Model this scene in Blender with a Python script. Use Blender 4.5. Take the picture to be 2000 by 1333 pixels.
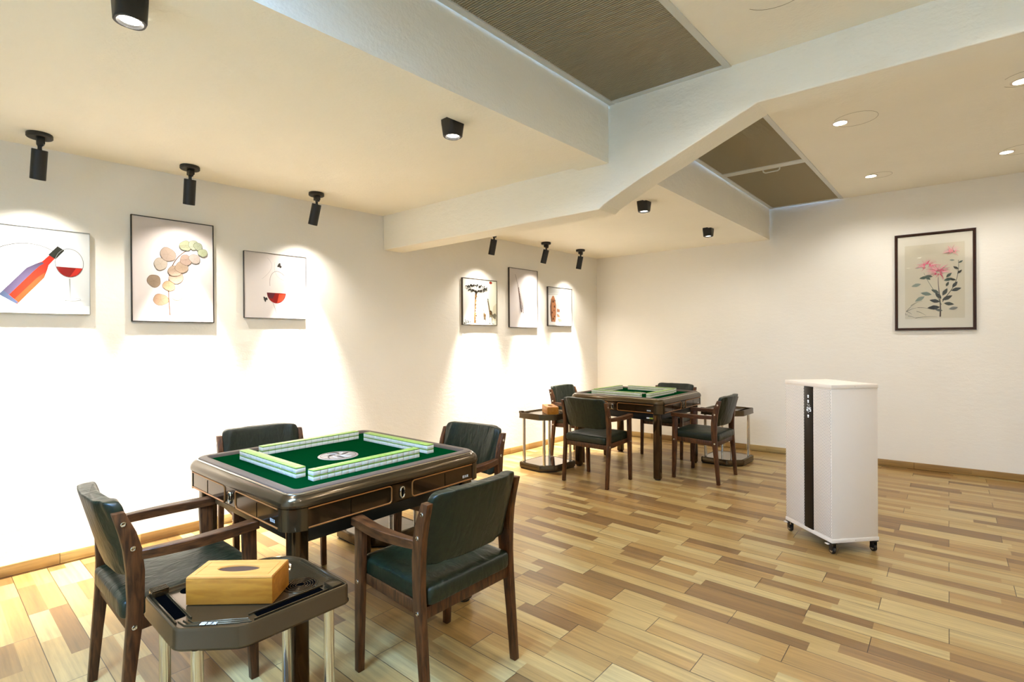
import bpy, bmesh, math, random
from mathutils import Vector, Matrix, noise
random.seed(7)
S = bpy.context.scene
COL = S.collection
for o in list(bpy.data.objects):
    bpy.data.objects.remove(o)

# ------------------------------------------------------------------ camera
FPX, PITCH, ROLL, YAW = 1000.0, math.atan(2.5/1000), 0.0065, math.atan(928/1000)
CAM = Vector((4.138, 0.0, 1.35))
fwd = Vector((-math.sin(YAW)*math.cos(PITCH), math.cos(YAW)*math.cos(PITCH), -math.sin(PITCH)))
rt0 = Vector((math.cos(YAW), math.sin(YAW), 0))
up0 = rt0.cross(fwd)
rt = rt0*math.cos(ROLL) - up0*math.sin(ROLL)
up = rt0*math.sin(ROLL) + up0*math.cos(ROLL)
cd = bpy.data.cameras.new('camera')
cd.sensor_width = 36; cd.lens = FPX/2000*36; cd.clip_start = 0.05; cd.clip_end = 60
cam = bpy.data.objects.new('camera', cd); COL.objects.link(cam)
cam.matrix_world = Matrix(((rt.x, up.x, -fwd.x, CAM.x), (rt.y, up.y, -fwd.y, CAM.y), (rt.z, up.z, -fwd.z, CAM.z), (0, 0, 0, 1)))
S.camera = cam
# ------------------------------------------------------------------ world, exposure
S.view_settings.view_transform = 'Standard'; S.view_settings.look = 'None'
S.view_settings.gamma = 1; S.view_settings.use_curve_mapping = False
S.view_settings.exposure = 1.26
W = bpy.data.worlds.new('sky'); S.world = W; W.use_nodes = True
W.node_tree.nodes['Background'].inputs[0].default_value = (0.40, 0.62, 1.0, 1)
W.node_tree.nodes['Background'].inputs[1].default_value = 1.0

def lin(c):
    r = []
    for v in c:
        v /= 255.0
        r.append(v/12.92 if v <= 0.04045 else ((v+0.055)/1.055)**2.4)
    return (*r, 1)
WARM = lin((255, 247, 239))[:3]
WHITE = lin((255, 249, 243))[:3]
DAY = lin((140, 190, 255))[:3]
def lamp(name, kind, loc, energy, color, direction=(0, 0, -1), size=0.03, spot=60, blend=1.0, sx=1, sy=1):
    d = bpy.data.lights.new(name, kind); d.energy = energy; d.color = color
    if kind == 'AREA':
        d.shape = 'RECTANGLE'; d.size = sx; d.size_y = sy
    else:
        d.shadow_soft_size = size
    if kind == 'SPOT':
        d.spot_size = math.radians(spot); d.spot_blend = blend
    o = bpy.data.objects.new(name, d); COL.objects.link(o); o.location = loc
    o.rotation_euler = Vector(direction).to_track_quat('-Z', 'Y').to_euler()
    return o
K_SPOT, K_SPOTW, K_SQ, K_DN, K_DAY = 380.0, 22.0, 26.0, 20.0, 490.0
# daylight above the roof windows
lamp('daylight_near', 'AREA', (2.72, 0.6, 3.12), K_DAY, DAY, sx=0.7, sy=4.6)
lamp('daylight_far', 'AREA', (2.68, 4.9, 3.12), K_DAY*0.35, DAY, sx=0.7, sy=3.4)

# ------------------------------------------------------------------ materials
MATS = {}
def mat(name, rgb, rough=0.5, metal=0.0, bump=0.0, bscale=60.0, bdist=0.002, var=0.0, vscale=6.0, emit=0.0, coat=0.0,
        stretch=None, spec=0.5, ecol=None, trans=0.0):
    if name in MATS: return MATS[name]
    m = bpy.data.materials.new(name); m.use_nodes = True; MATS[name] = m
    nt = m.node_tree; b = nt.nodes['Principled BSDF']
    b.inputs['Base Color'].default_value = lin(rgb); b.inputs['Roughness'].default_value = rough
    b.inputs['Metallic'].default_value = metal; b.inputs['Specular IOR Level'].default_value = spec
    b.inputs['Coat Weight'].default_value = coat; b.inputs['Coat Roughness'].default_value = 0.06
    if trans: b.inputs['Transmission Weight'].default_value = trans
    if emit:
        b.inputs['Emission Color'].default_value = ecol or lin((255, 246, 230)); b.inputs['Emission Strength'].default_value = emit
    if bump or var:
        tc = nt.nodes.new('ShaderNodeTexCoord'); mp = nt.nodes.new('ShaderNodeMapping')
        nt.links.new(tc.outputs['Object'], mp.inputs[0])
        if stretch: mp.inputs['Scale'].default_value = stretch
        if bump:
            n = nt.nodes.new('ShaderNodeTexNoise'); n.inputs['Scale'].default_value = bscale; n.inputs['Detail'].default_value = 5
            bp = nt.nodes.new('ShaderNodeBump'); bp.inputs['Strength'].default_value = bump; bp.inputs['Distance'].default_value = bdist
            nt.links.new(mp.outputs[0], n.inputs['Vector']); nt.links.new(n.outputs[0], bp.inputs['Height'])
            nt.links.new(bp.outputs[0], b.inputs['Normal'])
        if var:
            n = nt.nodes.new('ShaderNodeTexNoise'); n.inputs['Scale'].default_value = vscale; n.inputs['Detail'].default_value = 6
            r = nt.nodes.new('ShaderNodeValToRGB'); c = lin(rgb)
            r.color_ramp.elements[0].position = 0.3; r.color_ramp.elements[1].position = 0.7
            r.color_ramp.elements[0].color = (*[max(0, v*(1-var)) for v in c[:3]], 1)
            r.color_ramp.elements[1].color = (*[min(1, v*(1+var)) for v in c[:3]], 1)
            nt.links.new(mp.outputs[0], n.inputs['Vector']); nt.links.new(n.outputs[0], r.inputs[0])
            nt.links.new(r.outputs[0], b.inputs['Base Color'])
    return m

def node_math(nt, op, a, b=None, c=None):
    n = nt.nodes.new('ShaderNodeMath'); n.operation = op
    for i, v in enumerate((a, b, c)):
        if v is None: continue
        if isinstance(v, (int, float)): n.inputs[i].default_value = v
        else: nt.links.new(v, n.inputs[i])
    return n.outputs[0]

def plaster(name, rgb, bump=0.6):
    m = bpy.data.materials.new(name); m.use_nodes = True; nt = m.node_tree; b = nt.nodes['Principled BSDF']
    b.inputs['Roughness'].default_value = 0.75; b.inputs['Specular IOR Level'].default_value = 0.25
    tc = nt.nodes.new('ShaderNodeTexCoord')
    n1 = nt.nodes.new('ShaderNodeTexNoise'); n1.inputs['Scale'].default_value = 2.2; n1.inputs['Detail'].default_value = 8
    n2 = nt.nodes.new('ShaderNodeTexNoise'); n2.inputs['Scale'].default_value = 70; n2.inputs['Detail'].default_value = 6
    mp = nt.nodes.new('ShaderNodeMapping'); mp.inputs['Scale'].default_value = (1, 1, 2.2)
    n3 = nt.nodes.new('ShaderNodeTexNoise'); n3.inputs['Scale'].default_value = 14; n3.inputs['Detail'].default_value = 4
    for n in (n1, n2): nt.links.new(tc.outputs['Object'], n.inputs['Vector'])
    nt.links.new(tc.outputs['Object'], mp.inputs[0]); nt.links.new(mp.outputs[0], n3.inputs['Vector'])
    r = nt.nodes.new('ShaderNodeValToRGB'); c = lin(rgb)
    r.color_ramp.elements[0].color = (*[v*0.95 for v in c[:3]], 1); r.color_ramp.elements[1].color = (*[min(1, v*1.03) for v in c[:3]], 1)
    nt.links.new(n1.outputs[0], r.inputs[0]); nt.links.new(r.outputs[0], b.inputs['Base Color'])
    h = node_math(nt, 'ADD', node_math(nt, 'MULTIPLY', n2.outputs[0], 0.5), n3.outputs[0])
    bp = nt.nodes.new('ShaderNodeBump'); bp.inputs['Strength'].default_value = bump; bp.inputs['Distance'].default_value = 0.005
    nt.links.new(h, bp.inputs['Height']); nt.links.new(bp.outputs[0], b.inputs['Normal'])
    MATS[name] = m
    return m

def tile_mat(name, u_axis='X', ang=0.0, wall=False):
    """wood-look ceramic tiles 0.8 x 0.15 m, each printed with two strips of three blocks"""
    m = bpy.data.materials.new(name); m.use_nodes = True; nt = m.node_tree; b = nt.nodes['Principled BSDF']
    tc = nt.nodes.new('ShaderNodeTexCoord'); mp = nt.nodes.new('ShaderNodeMapping')
    mp.inputs['Rotation'].default_value = (0, 0, -ang)
    nt.links.new(tc.outputs['Object'], mp.inputs[0])
    sp = nt.nodes.new('ShaderNodeSeparateXYZ'); nt.links.new(mp.outputs[0], sp.inputs[0])
    M = lambda op, a, b=None, c=None: node_math(nt, op, a, b, c)
    if wall:
        u, v = (sp.outputs['X'] if u_axis == 'X' else sp.outputs['Y']), sp.outputs['Z']
        u = M('ADD', u, 20.13); v = M('ADD', v, 0.15*4)
    else:
        u = M('ADD', sp.outputs['X'], 20*0.8 + TU); v = M('ADD', sp.outputs['Y'], 0.152*40 + TV)
    vv = M('DIVIDE', v, 0.152)
    row = M('FLOOR', vv)
    us = M('DIVIDE', M('MULTIPLY_ADD', row, 0.2667, u), 0.8)
    tile = M('FLOOR', us)
    fu = M('FRACT', us); fv = M('FRACT', vv)
    strip = M('FLOOR', M('MULTIPLY', fv, 2.0))
    cv = nt.nodes.new('ShaderNodeCombineXYZ')
    nt.links.new(M('ADD', M('MULTIPLY', row, 2.0), strip), cv.inputs[0]); nt.links.new(tile, cv.inputs[1])
    wn0 = nt.nodes.new('ShaderNodeTexWhiteNoise'); wn0.noise_dimensions = '2D'; nt.links.new(cv.outputs[0], wn0.inputs['Vector'])
    # blocks: boundaries shifted per strip
    blk = M('GREATER_THAN', fu, M('MULTIPLY_ADD', wn0.outputs['Value'], 0.5, 0.25))
    cv2 = nt.nodes.new('ShaderNodeCombineXYZ')
    nt.links.new(M('MULTIPLY_ADD', row, 2.0, strip), cv2.inputs[0]); nt.links.new(tile, cv2.inputs[1]); nt.links.new(blk, cv2.inputs[2])
    wn = nt.nodes.new('ShaderNodeTexWhiteNoise'); wn.noise_dimensions = '3D'; nt.links.new(cv2.outputs[0], wn.inputs['Vector'])
    ramp = nt.nodes.new('ShaderNodeValToRGB'); ramp.color_ramp.interpolation = 'CONSTANT'
    cols = [(0.0, FT[0]), (0.30, FT[1]), (0.56, FT[2]), (0.73, FT[3]), (0.91, FT[4])]
    el = ramp.color_ramp.elements
    el[0].position = 0; el[0].color = lin(cols[0][1]); el[1].position = cols[1][0]; el[1].color = lin(cols[1][1])
    for p, c in cols[2:]:
        e = el.new(p); e.color = lin(c)
    nt.links.new(wn.outputs['Value'], ramp.inputs[0])
    # grain
    gm = nt.nodes.new('ShaderNodeMapping')
    gm.inputs['Scale'].default_value = (1.6, 34, 1) if not wall else ((1.6, 1, 34) if u_axis == 'X' else (1, 1.6, 34))
    nt.links.new(mp.outputs[0], gm.inputs[0])
    off = nt.nodes.new('ShaderNodeVectorMath'); off.operation = 'MULTIPLY_ADD'
    nt.links.new(wn.outputs['Color'], off.inputs[0]); off.inputs[1].default_value = (40, 40, 40); nt.links.new(gm.outputs[0], off.inputs[2])
    gn = nt.nodes.new('ShaderNodeTexNoise'); gn.inputs['Scale'].default_value = 1.6; gn.inputs['Detail'].default_value = 7; gn.inputs['Roughness'].default_value = 0.62
    nt.links.new(off.outputs[0], gn.inputs['Vector'])
    gr = nt.nodes.new('ShaderNodeMapRange'); gr.inputs[1].default_value = 0.3; gr.inputs[2].default_value = 0.72
    gr.inputs[3].default_value = 0.70; gr.inputs[4].default_value = 1.20
    nt.links.new(gn.outputs[0], gr.inputs[0])
    mx = nt.nodes.new('ShaderNodeMix'); mx.data_type = 'RGBA'; mx.blend_type = 'MULTIPLY'; mx.inputs['Factor'].default_value = 1
    nt.links.new(ramp.outputs[0], mx.inputs['A']); nt.links.new(gr.outputs[0], mx.inputs['B'])
    # grout
    e1 = M('MINIMUM', fu, M('SUBTRACT', 1.0, fu)); e1 = M('MULTIPLY', e1, 0.8)
    e2 = M('MULTIPLY', M('MINIMUM', fv, M('SUBTRACT', 1.0, fv)), 0.152)
    ed = M('MINIMUM', e1, e2)
    g = nt.nodes.new('ShaderNodeMapRange'); g.inputs[1].default_value = 0.0010; g.inputs[2].default_value = 0.0019
    nt.links.new(ed, g.inputs[0])
    m2 = nt.nodes.new('ShaderNodeMix'); m2.data_type = 'RGBA'; nt.links.new(g.outputs[0], m2.inputs['Factor'])
    m2.inputs['A'].default_value = lin((62, 42, 20)); nt.links.new(mx.outputs['Result'], m2.inputs['B'])
    nt.links.new(m2.outputs['Result'], b.inputs['Base Color'])
    rr = nt.nodes.new('ShaderNodeMapRange'); rr.inputs[3].default_value = 0.24; rr.inputs[4].default_value = 0.40
    nt.links.new(gn.outputs[0], rr.inputs[0]); nt.links.new(rr.outputs[0], b.inputs['Roughness'])
    bp = nt.nodes.new('ShaderNodeBump'); bp.inputs['Strength'].default_value = 0.6; bp.inputs['Distance'].default_value = 0.0008
    hh = M('ADD', g.outputs[0], M('MULTIPLY', gn.outputs[0], 0.35)); nt.links.new(hh, bp.inputs['Height']); nt.links.new(bp.outputs[0], b.inputs['Normal'])
    b.inputs['Specular IOR Level'].default_value = 0.45
    return m
FT = [(170, 141, 86), (157, 123, 70), (135, 102, 57), (178, 154, 101), (122, 91, 51)]
TU, TV = -3.60, -0.04

def wood_mat(name, rgb, dark, rough=0.4, scale=(6, 6, 1.2), coat=0.0):
    m = bpy.data.materials.new(name); m.use_nodes = True; nt = m.node_tree; b = nt.nodes['Principled BSDF']
    tc = nt.nodes.new('ShaderNodeTexCoord'); mp = nt.nodes.new('ShaderNodeMapping'); mp.inputs['Scale'].default_value = scale
    nt.links.new(tc.outputs['Object'], mp.inputs[0])
    n = nt.nodes.new('ShaderNodeTexNoise'); n.inputs['Scale'].default_value = 9; n.inputs['Detail'].default_value = 7; n.inputs['Distortion'].default_value = 0.6
    nt.links.new(mp.outputs[0], n.inputs['Vector'])
    r = nt.nodes.new('ShaderNodeValToRGB'); r.color_ramp.elements[0].position = 0.32; r.color_ramp.elements[1].position = 0.66
    r.color_ramp.elements[0].color = lin(dark); r.color_ramp.elements[1].color = lin(rgb)
    nt.links.new(n.outputs[0], r.inputs[0]); nt.links.new(r.outputs[0], b.inputs['Base Color'])
    b.inputs['Roughness'].default_value = rough; b.inputs['Coat Weight'].default_value = coat; b.inputs['Specular IOR Level'].default_value = 0.3
    bp = nt.nodes.new('ShaderNodeBump'); bp.inputs['Strength'].default_value = 0.2; bp.inputs['Distance'].default_value = 0.001
    nt.links.new(n.outputs[0], bp.inputs['Height']); nt.links.new(bp.outputs[0], b.inputs['Normal'])
    MATS[name] = m
    return m

def leather_mat():
    m = bpy.data.materials.new('green_leather'); m.use_nodes = True; nt = m.node_tree; b = nt.nodes['Principled BSDF']
    tc = nt.nodes.new('ShaderNodeTexCoord')
    mp = nt.nodes.new('ShaderNodeMapping'); mp.inputs['Scale'].default_value = (16, 7, 5); mp.inputs['Rotation'].default_value = (0, 0, 0.4)
    nt.links.new(tc.outputs['Object'], mp.inputs[0])
    n = nt.nodes.new('ShaderNodeTexNoise'); n.inputs['Scale'].default_value = 1.1; n.inputs['Detail'].default_value = 3; n.inputs['Distortion'].default_value = 1.6
    nt.links.new(mp.outputs[0], n.inputs['Vector'])
    n2 = nt.nodes.new('ShaderNodeTexNoise'); n2.inputs['Scale'].default_value = 60; n2.inputs['Detail'].default_value = 6
    nt.links.new(tc.outputs['Object'], n2.inputs['Vector'])
    r = nt.nodes.new('ShaderNodeValToRGB'); r.color_ramp.elements[0].position = 0.3; r.color_ramp.elements[1].position = 0.75
    r.color_ramp.elements[0].color = lin((8, 17, 7)); r.color_ramp.elements[1].color = lin((21, 34, 16))
    nt.links.new(n2.outputs[0], r.inputs[0]); nt.links.new(r.outputs[0], b.inputs['Base Color'])
    b.inputs['Roughness'].default_value = 0.38; b.inputs['Specular IOR Level'].default_value = 0.4
    h = node_math(nt, 'ADD', n.outputs[0], node_math(nt, 'MULTIPLY', n2.outputs[0], 0.06))
    bp = nt.nodes.new('ShaderNodeBump'); bp.inputs['Strength'].default_value = 0.45; bp.inputs['Distance'].default_value = 0.012
    nt.links.new(h, bp.inputs['Height']); nt.links.new(bp.outputs[0], b.inputs['Normal'])
    return m

# ------------------------------------------------------------------ mesh builder
class MB:
    def __init__(s): s.v = []; s.f = []; s.m = []; s.sm = []; s.mats = []
    def mi(s, m):
        if m not in s.mats: s.mats.append(m)
        return s.mats.index(m)
    def add(s, vs, fs, m, smooth=False):
        k = len(s.v); i = s.mi(m)
        s.v += [tuple(v) for v in vs]
        for f in fs: s.f.append(tuple(k+a for a in f)); s.m.append(i); s.sm.append(smooth)
        return s
    def bm(s, bm, m, smooth=False, T=None):
        if T is not None: bm.transform(T)
        bm.verts.index_update()
        s.add([v.co[:] for v in bm.verts], [[v.index for v in f.verts] for f in bm.faces], m, smooth); bm.free(); return s
    def box(s, c, d, m, bev=0.0, T=None, seg=2, smooth=False):
        b = bmesh.new(); bmesh.ops.create_cube(b, size=1.0)
        for v in b.verts: v.co = Vector((v.co.x*d[0]+c[0], v.co.y*d[1]+c[1], v.co.z*d[2]+c[2]))
        if bev: bmesh.ops.bevel(b, geom=b.edges[:], offset=bev, segments=seg, profile=0.5, affect='EDGES')
        return s.bm(b, m, smooth or bev > 0, T)
    def prism(s, poly, z0, z1, m, bev=0.0, T=None, smooth=False, seg=2):
        b = bmesh.new(); vs = [b.verts.new((p[0], p[1], z0)) for p in poly]; f = b.faces.new(vs)
        r = bmesh.ops.extrude_face_region(b, geom=[f])
        for e in r['geom']:
            if isinstance(e, bmesh.types.BMVert): e.co.z = z1
        bmesh.ops.recalc_face_normals(b, faces=b.faces[:])
        if bev: 
            ed = [e for e in b.edges if len(e.link_faces) == 2 and e.calc_face_angle(0) > 0.6]
            bmesh.ops.bevel(b, geom=ed, offset=bev, segments=seg, profile=0.5, affect='EDGES')
        return s.bm(b, m, smooth or bev > 0, T)
    def tube(s, path, r, m, n=10, T=None, closed=False, caps=True, rz=None):
        P = [Vector(p) for p in path]; vs = []; fs = []; N = len(P); prev = None
        for i, p in enumerate(P):
            a = P[i-1] if (i or closed) else p; c = P[(i+1) % N] if (i < N-1 or closed) else p
            t = (c-a).normalized()
            if prev is None:
                u = t.orthogonal().normalized()
            else:
                u = (prev - t*prev.dot(t)).normalized()
            prev = u; w = t.cross(u)
            rr = r[i] if isinstance(r, (list, tuple)) else r
            for k in range(n):
                an = 2*math.pi*k/n; vs.append(p + u*math.cos(an)*rr + w*math.sin(an)*rr)
        L = N if closed else N-1
        for i in range(L):
            for k in range(n):
                a = i*n+k; b_ = i*n+(k+1) % n; c = ((i+1) % N)*n+(k+1) % n; d = ((i+1) % N)*n+k
                fs.append((a, b_, c, d))
        if caps and not closed:
            fs.append(tuple(range(n))[::-1]); fs.append(tuple((N-1)*n+k for k in range(n)))
        if T is not None: vs = [T @ v for v in vs]
        return s.add(vs, fs, m, True)
    def lathe(s, prof, m, n=32, T=None, smooth=True, cap=True):
        vs = []; fs = []; K = len(prof)
        for r, z in prof:
            for k in range(n):
                a = 2*math.pi*k/n; vs.append(Vector((r*math.cos(a), r*math.sin(a), z)))
        for i in range(K-1):
            for k in range(n):
                fs.append((i*n+k, i*n+(k+1) % n, (i+1)*n+(k+1) % n, (i+1)*n+k))
        if cap and prof[0][0] > 1e-6: fs.append(tuple(range(n))[::-1])
        if cap and prof[-1][0] > 1e-6: fs.append(tuple((K-1)*n+k for k in range(n)))
        if T is not None: vs = [T @ v for v in vs]
        return s.add(vs, fs, m, smooth)
    def loft(s, loops, m, cap0=True, cap1=True, smooth=True, T=None):
        n = len(loops[0]); vs = []; fs = []
        for l in loops: vs += [Vector(p) for p in l]
        for i in range(len(loops)-1):
            for k in range(n):
                fs.append((i*n+k, i*n+(k+1) % n, (i+1)*n+(k+1) % n, (i+1)*n+k))
        if cap0: fs.append(tuple(range(n))[::-1])
        if cap1: fs.append(tuple((len(loops)-1)*n+k for k in range(n)))
        if T is not None: vs = [T @ v for v in vs]
        return s.add(vs, fs, m, smooth)
    def build(s, name, parent=None, loc=None, rz=None, sharp=35):
        me = bpy.data.meshes.new(name); me.from_pydata(s.v, [], s.f)
        for m in s.mats: me.materials.append(m)
        for i, p in enumerate(me.polygons): p.material_index = s.m[i]; p.use_smooth = s.sm[i]
        b = bmesh.new(); b.from_mesh(me); bmesh.ops.remove_doubles(b, verts=b.verts[:], dist=1e-6)
        bmesh.ops.recalc_face_normals(b, faces=b.faces[:])
        for e in b.edges:
            if len(e.link_faces) == 2 and e.calc_face_angle(0) > math.radians(sharp): e.smooth = False
        b.to_mesh(me); b.free(); me.update()
        o = bpy.data.objects.new(name, me); COL.objects.link(o)
        if parent: o.parent = parent
        if loc: o.location = loc
        if rz is not None: o.rotation_euler = (0, 0, rz)
        return o
def flat(name, m, pts, faces, parent=None):
    b = MB(); b.add(pts, faces, m); return b.build(name, parent)
def rrect(hx, hy, r, n=6, z=0.0, cx=0.0, cy=0.0):
    out = []
    rs = r if isinstance(r, (list, tuple)) else (r,)*4       # NE, NW, SW, SE
    for q, (sx, sy) in enumerate(((1, 1), (-1, 1), (-1, -1), (1, -1))):
        for k in range(n+1):
            a = math.pi/2*(q + k/n)
            out.append((cx + sx*(hx-rs[q]) + rs[q]*math.cos(a), cy + sy*(hy-rs[q]) + rs[q]*math.sin(a), z))
    return out
def tag(o, label, cat, group=None):
    o['label'] = label; o['category'] = cat
    if group: o['group'] = group
    return o
def thing(name, label, cat, loc=(0, 0, 0), rz=0.0, group=None, M=None):
    o = bpy.data.objects.new(name, None); COL.objects.link(o); o.empty_display_size = 0.1
    if M is not None: o.matrix_world = M
    else: o.location = loc; o.rotation_euler = (0, 0, rz)
    return tag(o, label, cat, group)
def struct(o): o['kind'] = 'structure'; return o
KIDS = {}
def reg(root, *parts): KIDS.setdefault(root.name, []).extend(parts)
def copy_thing(root, loc, rz, label, group=None):
    r = root.copy(); COL.objects.link(r); r.location = loc; r.rotation_euler = (0, 0, rz); r['label'] = label
    if group: r['group'] = group
    for ch in [o for o in ALL(root)]:
        c = ch.copy(); COL.objects.link(c); c.parent = r
        for g in ALL(ch):
            d = g.copy(); COL.objects.link(d); d.parent = c
    return r
def ALL(root): return [o for o in bpy.data.objects if o.parent == root]

# ------------------------------------------------------------------ shared materials
M_wall = plaster('cream_plaster', (241, 237, 226), 0.32)
M_ceil = plaster('cream_ceiling_plaster', (246, 241, 224), 0.7)
M_floor = tile_mat('wood_look_tiles', ang=math.radians(2.4))
M_bbL = tile_mat('skirting_tiles_left', 'Y', wall=True)
M_bbB = tile_mat('skirting_tiles_back', 'X', wall=True)
M_white = mat('white_painted_metal', (228, 218, 204), 0.45)
M_alu = mat('white_aluminium', (214, 216, 210), 0.4)
M_black = mat('black_matte_metal', (26, 25, 23), 0.45)
M_blackp = mat('black_plastic', (14, 14, 14), 0.35)
M_glow = mat('lamp_glow', (255, 250, 240), 0.5, emit=14.0)
M_walnut = wood_mat('walnut', (92, 55, 26), (48, 27, 11), 0.38, (9, 9, 1.3))
M_walnut_y = wood_mat('walnut_lengthwise', (92, 55, 26), (48, 27, 11), 0.38, (9, 1.3, 9))
M_leather = leather_mat()
M_chrome = mat('chrome', (210, 205, 195), 0.12, 1.0)
M_steel = mat('brushed_steel', (190, 184, 170), 0.28, 1.0)
M_bronze = mat('bronze_lacquer', (76, 61, 38), 0.2, 0.7, coat=0.12, var=0.05, vscale=300)
M_dbronze = mat('dark_bronze_lacquer', (70, 52, 30), 0.12, 0.7, coat=0.15)
M_rim = mat('mauve_grey_padding', (88, 75, 64), 0.5, bump=0.1, bscale=200, bdist=0.0005)
M_copper = mat('copper_trim', (170, 116, 62), 0.3, 0.6)
M_felt = mat('green_felt', (2, 50, 21), 0.95, bump=0.2, bscale=400, bdist=0.0006, var=0.06, vscale=3, spec=0.0)
M_tilew = mat('ivory_tile_body', (214, 214, 200), 0.3)
M_tileg = mat('lime_tile_back', (140, 174, 80), 0.3)
M_tilel = mat('dark_green_tile_line', (66, 112, 34), 0.35)
M_bamboo = wood_mat('bamboo', (172, 112, 34), (150, 92, 24), 0.38, (1.2, 7, 7))
M_bamboot = wood_mat('bamboo_top_lit', (196, 134, 62), (180, 116, 46), 0.4, (1.2, 7, 7))  # same bamboo, lighter: the light on the lid is put into the colour
M_dark = mat('void_shade', (3, 3, 3), 1.0, spec=0.0)  # flat black painted in for the shade inside slots and holes
M_logo = mat('white_print', (225, 225, 220), 0.5)

# ------------------------------------------------------------------ room shell
Z1, Z2, ZB = 2.515, 2.868, 2.49
XR, YR = 5.7, -2.6
BA = math.radians(5.3)                      # back wall direction
BW0 = Vector((0, 6.275, 0)); BD = Vector((math.cos(BA), math.sin(BA), 0)); BN = Vector((-math.sin(BA), math.cos(BA), 0))
def yb(x): return BW0.y + (x-BW0.x)*math.tan(BA)
def poly_slab(name, m, pts, z0, z1):
    b = MB(); b.prism(pts, z0, z1, m); return struct(b.build(name))
poly_slab('floor', M_floor, [(-0.2, YR-0.2), (XR+0.2, YR-0.2), (XR+0.2, yb(XR)+0.3), (-0.2, yb(0)+0.3)], -0.12, 0.0)
poly_slab('wall_left', M_wall, [(-0.15, YR-0.15), (0, YR-0.15), (0, yb(0)+0.2), (-0.15, yb(0)+0.2)], 0, 3.3)
poly_slab('wall_back', M_wall, [(-0.15, yb(-0.15)), (XR+0.15, yb(XR+0.15)), (XR+0.15, yb(XR)+0.25), (-0.15, yb(0)+0.2)], 0, 3.3)
poly_slab('wall_right', M_wall, [(XR, YR), (XR+0.15, YR), (XR+0.15, yb(XR)+0.1), (XR, yb(XR)+0.1)], 0, 3.3)
poly_slab('wall_front', M_wall, [(0, YR-0.15), (XR, YR-0.15), (XR, YR), (0, YR)], 0, 3.3)
# beam lines
def fy(x): return 2.70 + 0.078*x            # near face of the cross beam
def by(x): return 2.915 + 0.066*x           # far face
RX = lambda y: 2.343 - max(0, y-3.0)*0.0215  # right face of the lengthwise beam
LX = lambda y: (2.12 if y < 2.9 else 2.055 - (y-3.1)*0.0215)
SX = lambda y: (3.10 if y < 3.05 else 3.065 - (y-3.1)*0.020)   # right edge of the roof window
ceil = MB()
ceil.prism([(0, YR), (LX(0), YR), (LX(2), fy(2)+0.05), (0, fy(0)+0.05)], Z1, 3.3, M_ceil)
ceil.prism([(0, by(0)-0.05), (LX(3.0), by(2)-0.05), (LX(6.6), yb(2)+0.05), (0, yb(0)+0.05)], Z1, 3.3, M_ceil)
ceil.prism([(3.10, YR), (XR, YR), (XR, fy(XR)+0.05), (3.10, fy(3.1)+0.05)], Z2, 3.3, M_ceil)
ceil.prism([(SX(3.06), by(3.1)-0.05), (XR, by(XR)-0.05), (XR, yb(XR)+0.05), (SX(6.7), yb(3)+0.05)], Z2, 3.3, M_ceil)
struct(ceil.build('ceiling'))
# lengthwise beams
poly_slab('trim_1', M_ceil, [(2.12, YR), (RX(0), YR), (RX(0), fy(2.34)+0.02), (2.12, fy(2.12)+0.02)], ZB, 3.3)
poly_slab('trim_2', M_ceil, [(LX(3.0), by(2.0)-0.02), (RX(3.1), by(2.34)-0.02), (RX(6.6), yb(2.27)+0.02), (LX(6.6), yb(2)+0.02)], 2.508, 3.3)
# cross beam with its haunch: outline in (x, z)
def haunch():
    px = [(1171.5, 409.8), (1180, 400.5), (1190, 393), (1210, 379), (1254, 348), (1320, 305.3), (1400, 253), (1480, 201)]
    out = []
    for x, y in px:
        d = rt*((x-1000)/FPX) + up*(-(y-666.5)/FPX) + fwd
        # intersect with vertical plane y = 2.70 + 0.076 x
        k = 0.072
        t = (2.705 + k*CAM.x - CAM.y)/(d.y - k*d.x); p = CAM + d*t
        out.append((p.x, p.z))
    return out
hp = haunch()
prof = [(0, 2.196)] + hp + [(XR, hp[-1][1]-0.01), (XR, 3.3), (0, 3.3)]
b = MB(); n = len(prof)
vs = []
for x, z in prof: vs.append((x, fy(x) + (0.0 if z > 2.7 else -0.02*min(1, x/2.0)), z))
for x, z in prof: vs.append((x, by(x), z))
fs = [tuple(range(n)), tuple(range(n, 2*n))[::-1]] + [(i, (i+1) % n, n+(i+1) % n, n+i) for i in range(n)]
b.add(vs, fs, M_ceil); o = b.build('trim_3'); struct(o)
bv = o.modifiers.new('bevel', 'BEVEL'); bv.width = 0.006; bv.segments = 2; bv.limit_method = 'ANGLE'
# skirting
b = MB(); b.prism([(0, YR), (0.011, YR), (0.011, yb(0)), (0, yb(0))], 0, 0.072, M_bbL, bev=0.0015); struct(b.build('baseboard_left'))
b = MB(); b.box((XR/2, -0.0055, 0.036), (XR, 0.011, 0.072), M_bbB, bev=0.0015)
o = struct(b.build('baseboard_back')); o.location = BW0; o.rotation_euler = (0, 0, BA)

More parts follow.
